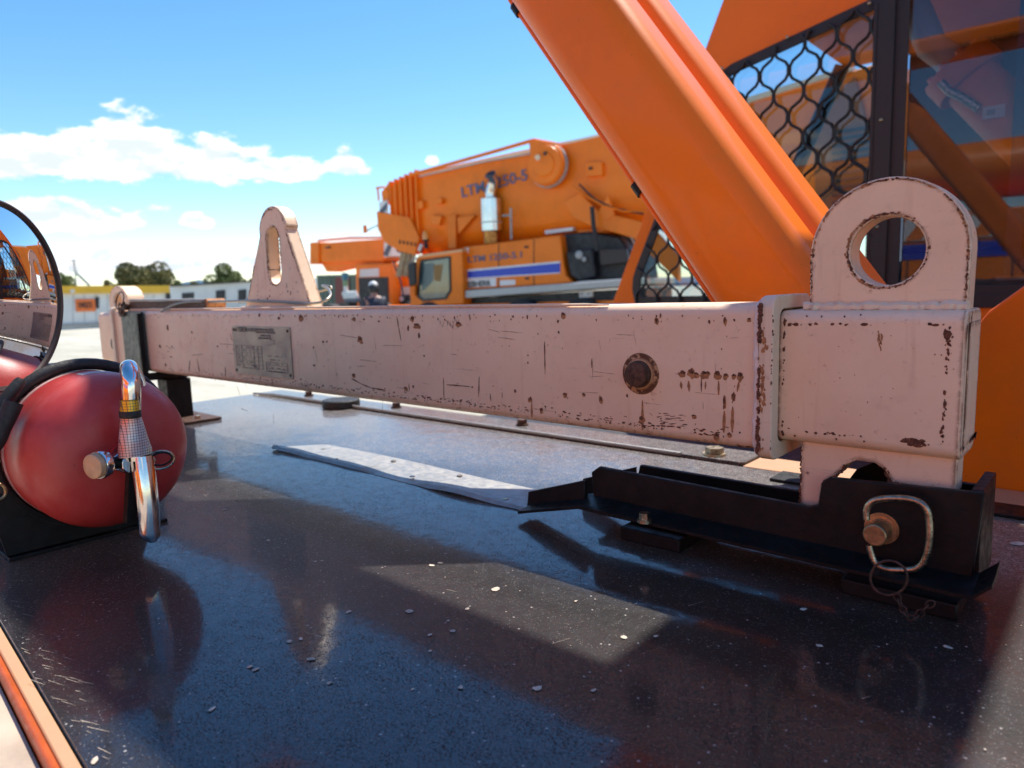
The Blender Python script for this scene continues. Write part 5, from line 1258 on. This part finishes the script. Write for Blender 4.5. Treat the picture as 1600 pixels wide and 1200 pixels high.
# ------------------------------------------------------------------ unseen crane added behind the viewer for warm bounce and glass reflections
c5 = thing('mobile_crane', 'orange crane added opposite for warm bounce light, showing only as a reflection in the tinted cab glass and mirror', 'mobile crane', (-1.5, -4.6, GZ))
def bb(a, b, nm, mt, par=None, bv=.02): return MB().box(a, b).build(nm, mt, par or c5, bevel=bv)
bb((-7.5, -6.9, GZ+.55), (3.6, -4.6, .0), 'carrier', M_orf)
bb((-7.4, -6.8, .001), (3.5, -4.75, .10), 'deck', M_grey)
hh5 = bb((-3.6, -6.5, .101), (2.4, -4.62, 1.15), 'engine_housing', M_orf)
bb((-3.5, -4.618, .55), (2.3, -4.61, .75), 'blue_stripe', M_blue, hh5, 0)
for x in (-2.4, -1.2, 0, 1.2): bb((x-.01, -4.618, .13), (x+.01, -4.612, .54), 'door_seam', M_dark, hh5, 0)
sp5 = bb((-3.3, -4.607, .80), (-1.3, -4.60, 1.1), 'striped_panel', M_white, hh5, 0)
for k in range(5): MB().poly3([(-3.2+.38*k, -4.597, .81), (-3.0+.38*k, -4.597, .81), (-2.8+.38*k, -4.597, 1.09), (-3.0+.38*k, -4.597, 1.09)], (0, -.004, 0)).build('stripe', M_orf, sp5)
bb((-7.3, -6.6, .101), (-5.2, -4.7, 1.3), 'crane_cab', M_orf)
bb((-7.0, -4.69, .5), (-5.5, -4.68, 1.15), 'cab_window', M_blackp, None, 0)
MB().loft([[(-9, -5.5+.55*math.cos(t), 1.78+.36*math.sin(t)) for t in [2*PI*k/20 for k in range(20)]], [(4.5, -5.5+.55*math.cos(t), 1.72+.42*math.sin(t)) for t in [2*PI*k/20 for k in range(20)]]]).build('boom', M_orf, c5)
bb((-.3, -5.9, 1.151), (.9, -5.1, 1.45), 'boom_mount', M_orf)
for x in (-6.6, -5.0, -1.5, 1.0, 2.6):
    wh = MB().lathe((x, -4.95, GZ+.6), Y_, [(0, .3), (0, .58), (.05, .6), (.35, .6), (.4, .58), (.4, .3)], 24).build('wheel', M_tyre, c5)
    MB().lathe((x, -4.6, GZ+.6), Y_, [(0, .31), (-.06, .3), (.0, .12), (.05, .08), (.05, 0)], 16).build('hub', M_grey, wh)

# ------------------------------------------------------------------ site buildings
def hut(name, label, pA, pB, ztopA, ztopB, depth, mat, cat='building'):
    pA, pB = Vector(pA), Vector(pB); u_ = (pB-pA); u_.z = 0; u_.normalize(); n__ = Vector((u_.y, -u_.x, 0))
    if n__.dot(CPOS-pA) < 0: n__ = -n__
    root = thing(name, label, cat, ((pA.x+pB.x)/2, (pA.y+pB.y)/2, GZ))
    g = MB(); g.poly3([Vector((pA.x, pA.y, GZ)), Vector((pB.x, pB.y, GZ)), Vector((pB.x, pB.y, ztopB)), Vector((pA.x, pA.y, ztopA))], -n__*depth)
    g.build('wall', mat, root)
    return root, Vector((pA.x, pA.y, 0)), n__
def bx_on(root, Pn, Nn, pts, t, nm, mat, back=.01): return prism(pts, t, -back, Pn, Nn).build(nm, mat, root)
gA = onZ(50, 514, GZ); gB = onZ(268, 503, GZ)
dmid = 46.
def gp_(px, py_ground): return onZ(px, py_ground, GZ)
# place both on one line facing the viewer
A1 = CPOS+ray(40, 480)*(47/ray(40, 480).xy.length); B1 = CPOS+ray(267, 480)*(50/ray(267, 480).xy.length)
tmpN = Vector(((B1-A1).y, -(B1-A1).x, 0)).normalized()
if tmpN.dot(CPOS-A1) < 0: tmpN = -tmpN
zA = CW(40, 449, 0, Vector((A1.x, A1.y, 0)), tmpN).z; zB = CW(267, 447, 0, Vector((A1.x, A1.y, 0)), tmpN).z
h1, Pn, Nn = hut('site_office', 'low white site office with yellow fascia and orange sign at far left', A1, B1, zA, zB, 6, M_whitec)
bx_on(h1, Pn, Nn, [(38, 447), (268, 446), (268, 457.5), (38, 459)], .25, 'fascia', M_yel)
sg = bx_on(h1, Pn, Nn, [(118, 467.5), (148, 467), (150, 486), (120, 487)], .08, 'sign', pmat('orange sign', (.75, .17, .03), .5))
dv = CW(145, 475, .09, Pn, Nn)-CW(122.5, 475.5, .09, Pn, Nn); A_ = dv.normalized(); 
lt = text_mesh('UNIQCO', CW(122.5, 480.5, .085, Pn, Nn), A_, Z_, .42, M_ink, 'lettering', sg, .01, .015, sx=dv.length/1.75)
for pts, mt in (([(149, 464), (155, 464), (155, 482), (149, 482)], M_dark), ([(197, 461), (217, 461), (217, 474), (197, 474)], pmat('window pane dull', (.2, .24, .25), .1, spec=.8)), ([(260, 458), (267, 458), (267, 473), (260, 473)], M_dark), ([(186, 459), (193, 459), (193, 463), (186, 463)], M_grey)):
    bx_on(h1, Pn, Nn, pts, .05, 'window' if mt != M_grey else 'wall_unit', mt)
bx_on(h1, Pn, Nn, [(110, 453), (116, 452), (117, 457), (111, 458)], .35, 'flood_lamp', M_whitec)
bx_on(h1, Pn, Nn, [(38, 509), (268, 499), (268, 502), (38, 513)], .12, 'skirting', M_grey)
for x in range(60, 260, 18): bx_on(h1, Pn, Nn, [(x, 460), (x+.6, 460), (x+.6, 509-.045*(x-38)), (x, 509-.045*(x-38))], .02, 'panel_joint', M_grey)
A2 = CPOS+ray(268, 480)*(44/ray(268, 480).xy.length); B2 = CPOS+ray(480, 475)*(38/ray(480, 475).xy.length)
tmpN = Vector(((B2-A2).y, -(B2-A2).x, 0)).normalized()
if tmpN.dot(CPOS-A2) < 0: tmpN = -tmpN
zA = CW(268, 447, 0, Vector((A2.x, A2.y, 0)), tmpN).z; zB = CW(480, 434, 0, Vector((A2.x, A2.y, 0)), tmpN).z
h2, Pn, Nn = hut('portable_building', 'white portable building with thin dark roof edge right of the yellow-trimmed office', A2, B2, zA, zB, 5, M_whitec)
bx_on(h2, Pn, Nn, [(266, 446), (482, 433), (482, 435), (266, 448)], .15, 'roof_edge', M_dark)
for pts, nm in (([(284, 458), (302, 457), (302, 466), (284, 467)], 'window'), ([(337, 454), (351, 453), (351, 484), (337, 485)], 'door'), ([(372, 453), (384, 452), (384, 472), (372, 473)], 'window'), ([(447, 458), (465, 457), (465, 470), (447, 471)], 'window')):
    bx_on(h2, Pn, Nn, pts, .05, nm, M_dark)
# antenna mast and boom pole
mp0 = CPOS+ray(120, 450)*(60/ray(120, 450).xy.length)
an = thing('antenna_mast', 'thin pale antenna mast rising above the yellow-trimmed office', 'antenna', (mp0.x, mp0.y, GZ))
zt1 = (CPOS+ray(117, 405)*(60/ray(117, 405).xy.length)).z
MB().cyl((mp0.x, mp0.y, GZ), (mp0.x, mp0.y, zt1), .05, n=8).build('pole', M_grey, an)
for k in range(4): MB().box((mp0.x-.25, mp0.y-.3+.0, zt1-.15-.22*k), (mp0.x+.25, mp0.y+.3, zt1-.12-.22*k)).build('crossbar', M_grey, an)
pa = CPOS+ray(140, 446)*(58/ray(140, 446).xy.length); pb = CPOS+ray(118, 425)*(58/ray(118, 425).xy.length)
MB().cyl(pa, pb, .10, n=8).build('stay_pole', M_grey, an)

# ------------------------------------------------------------------ trees
def leafmat(n, c):
    m = bpy.data.materials.new(n); m.use_nodes = True; T, b = nodes(m)
    pos = T.n('ShaderNodeNewGeometry').outputs['Position']
    T.l(T.mix(T.ramp(T.noise(pos, .9, 4, .6), .35, .65), c, (c[0]*1.9, c[1]*1.6, c[2]*1.5)), b.inputs['Base Color']); b.inputs['Roughness'].default_value = .8
    return m
M_leaf = leafmat('olive gum foliage', (.095, .10, .035)); M_leaf2 = leafmat('greener foliage', (.085, .115, .03))
M_bark = pmat('bark', (.14, .10, .07), .9, bump=.5, bscale=10)
def tree(px0, px1, ytop, ybase, dist, label, mat, n=5200, lobes=16, seed=1, name='gum_tree', cat='tree', hcrown=.75):
    rnd = np.random.RandomState(seed)
    ra, rb = ray(px0, 440), ray(px1, 440); c = ray((px0+px1)/2, 440); C_ = CPOS+c*(dist/c.xy.length)
    wdt = (CPOS+rb*(dist/rb.xy.length)-(CPOS+ra*(dist/ra.xy.length))).length
    t_ = ray((px0+px1)/2, ytop); zt_ = CH+t_.z*dist/t_.xy.length
    root = thing(name, label, cat, (C_.x, C_.y, GZ))
    H = zt_-GZ; cc = np.array([0, 0, H*(1-hcrown/2)]); rad = np.array([wdt/2, wdt/2, H*hcrown/2])
    L = rnd.normal(size=(lobes, 3)); L /= np.linalg.norm(L, axis=1)[:, None]; L = L*rnd.uniform(.25, .78, (lobes, 1)); Ls = rnd.uniform(.25, .46, lobes)
    which = rnd.randint(0, lobes, n); d = rnd.normal(size=(n, 3)); d /= np.linalg.norm(d, axis=1)[:, None]
    p = (L[which]+d*(Ls[which]*rnd.uniform(.55, 1.05, n)**.5)[:, None])*rad+cc
    s = wdt*.012*rnd.uniform(.7, 1.8, n)+.05
    a_ = rnd.normal(size=(n, 3)); a_ /= np.linalg.norm(a_, axis=1)[:, None]; b_ = np.cross(a_, rnd.normal(size=(n, 3))); b_ /= np.linalg.norm(b_, axis=1)[:, None]
    V = np.stack([p-a_*s[:, None]-b_*s[:, None]*.6, p+a_*s[:, None]-b_*s[:, None]*.6, p+a_*s[:, None]*.7+b_*s[:, None]*.6, p-a_*s[:, None]*.7+b_*s[:, None]*.6], 1).reshape(-1, 3)
    me = bpy.data.meshes.new('crown'); me.from_pydata(V.tolist(), [], np.arange(n*4).reshape(-1, 4).tolist()); me.materials.append(mat)
    o = bpy.data.objects.new('crown', me); COL.objects.link(o); o.parent = root
    g = MB(); base = Vector((C_.x, C_.y, GZ)); g.tube([base, base+Vector((.1, 0, H*.3)), base+Vector((0, .1, H*.6))], [wdt*.03, wdt*.022, wdt*.01], 8)
    for k in range(5):
        l = L[k]*rad*.8+cc; g.tube([base+Vector((0, 0, H*.3)), base+Vector((l[0]*.5, l[1]*.5, H*.45)), base+Vector(l)], [wdt*.014, wdt*.009, wdt*.003], 6)
    g.build('trunk', M_bark, root)
tree(178, 274, 404, 450, 85, 'broad dark olive tree, tallest above the site office', M_leaf, 9000, 22, 3)
tree(70, 128, 420, 450, 75, 'rounded green tree just right of the mirror rim', M_leaf2, 4200, 14, 4)
tree(318, 384, 415, 450, 90, 'mid green tree above the white portable building', M_leaf2, 4500, 16, 5)
tree(262, 300, 434, 452, 95, 'low bush between the two taller trees above the roofs', M_leaf2, 1800, 10, 6, 'bush', 'bush')
tree(290, 322, 436, 452, 97, 'low olive bush left of the mid green tree', M_leaf, 1800, 10, 7, 'bush', 'bush')
tree(152, 190, 432, 452, 92, 'small bush at the left foot of the tallest tree', M_leaf, 1800, 10, 8, 'bush', 'bush')
tree(370, 430, 424, 452, 96, 'green tree partly hidden behind the tapered lug', M_leaf, 3600, 14, 9)
tree(438, 500, 432, 452, 100, 'low tree right of the tapered lug behind the container', M_leaf2, 2600, 12, 10)
print('scene done', len(bpy.data.objects))
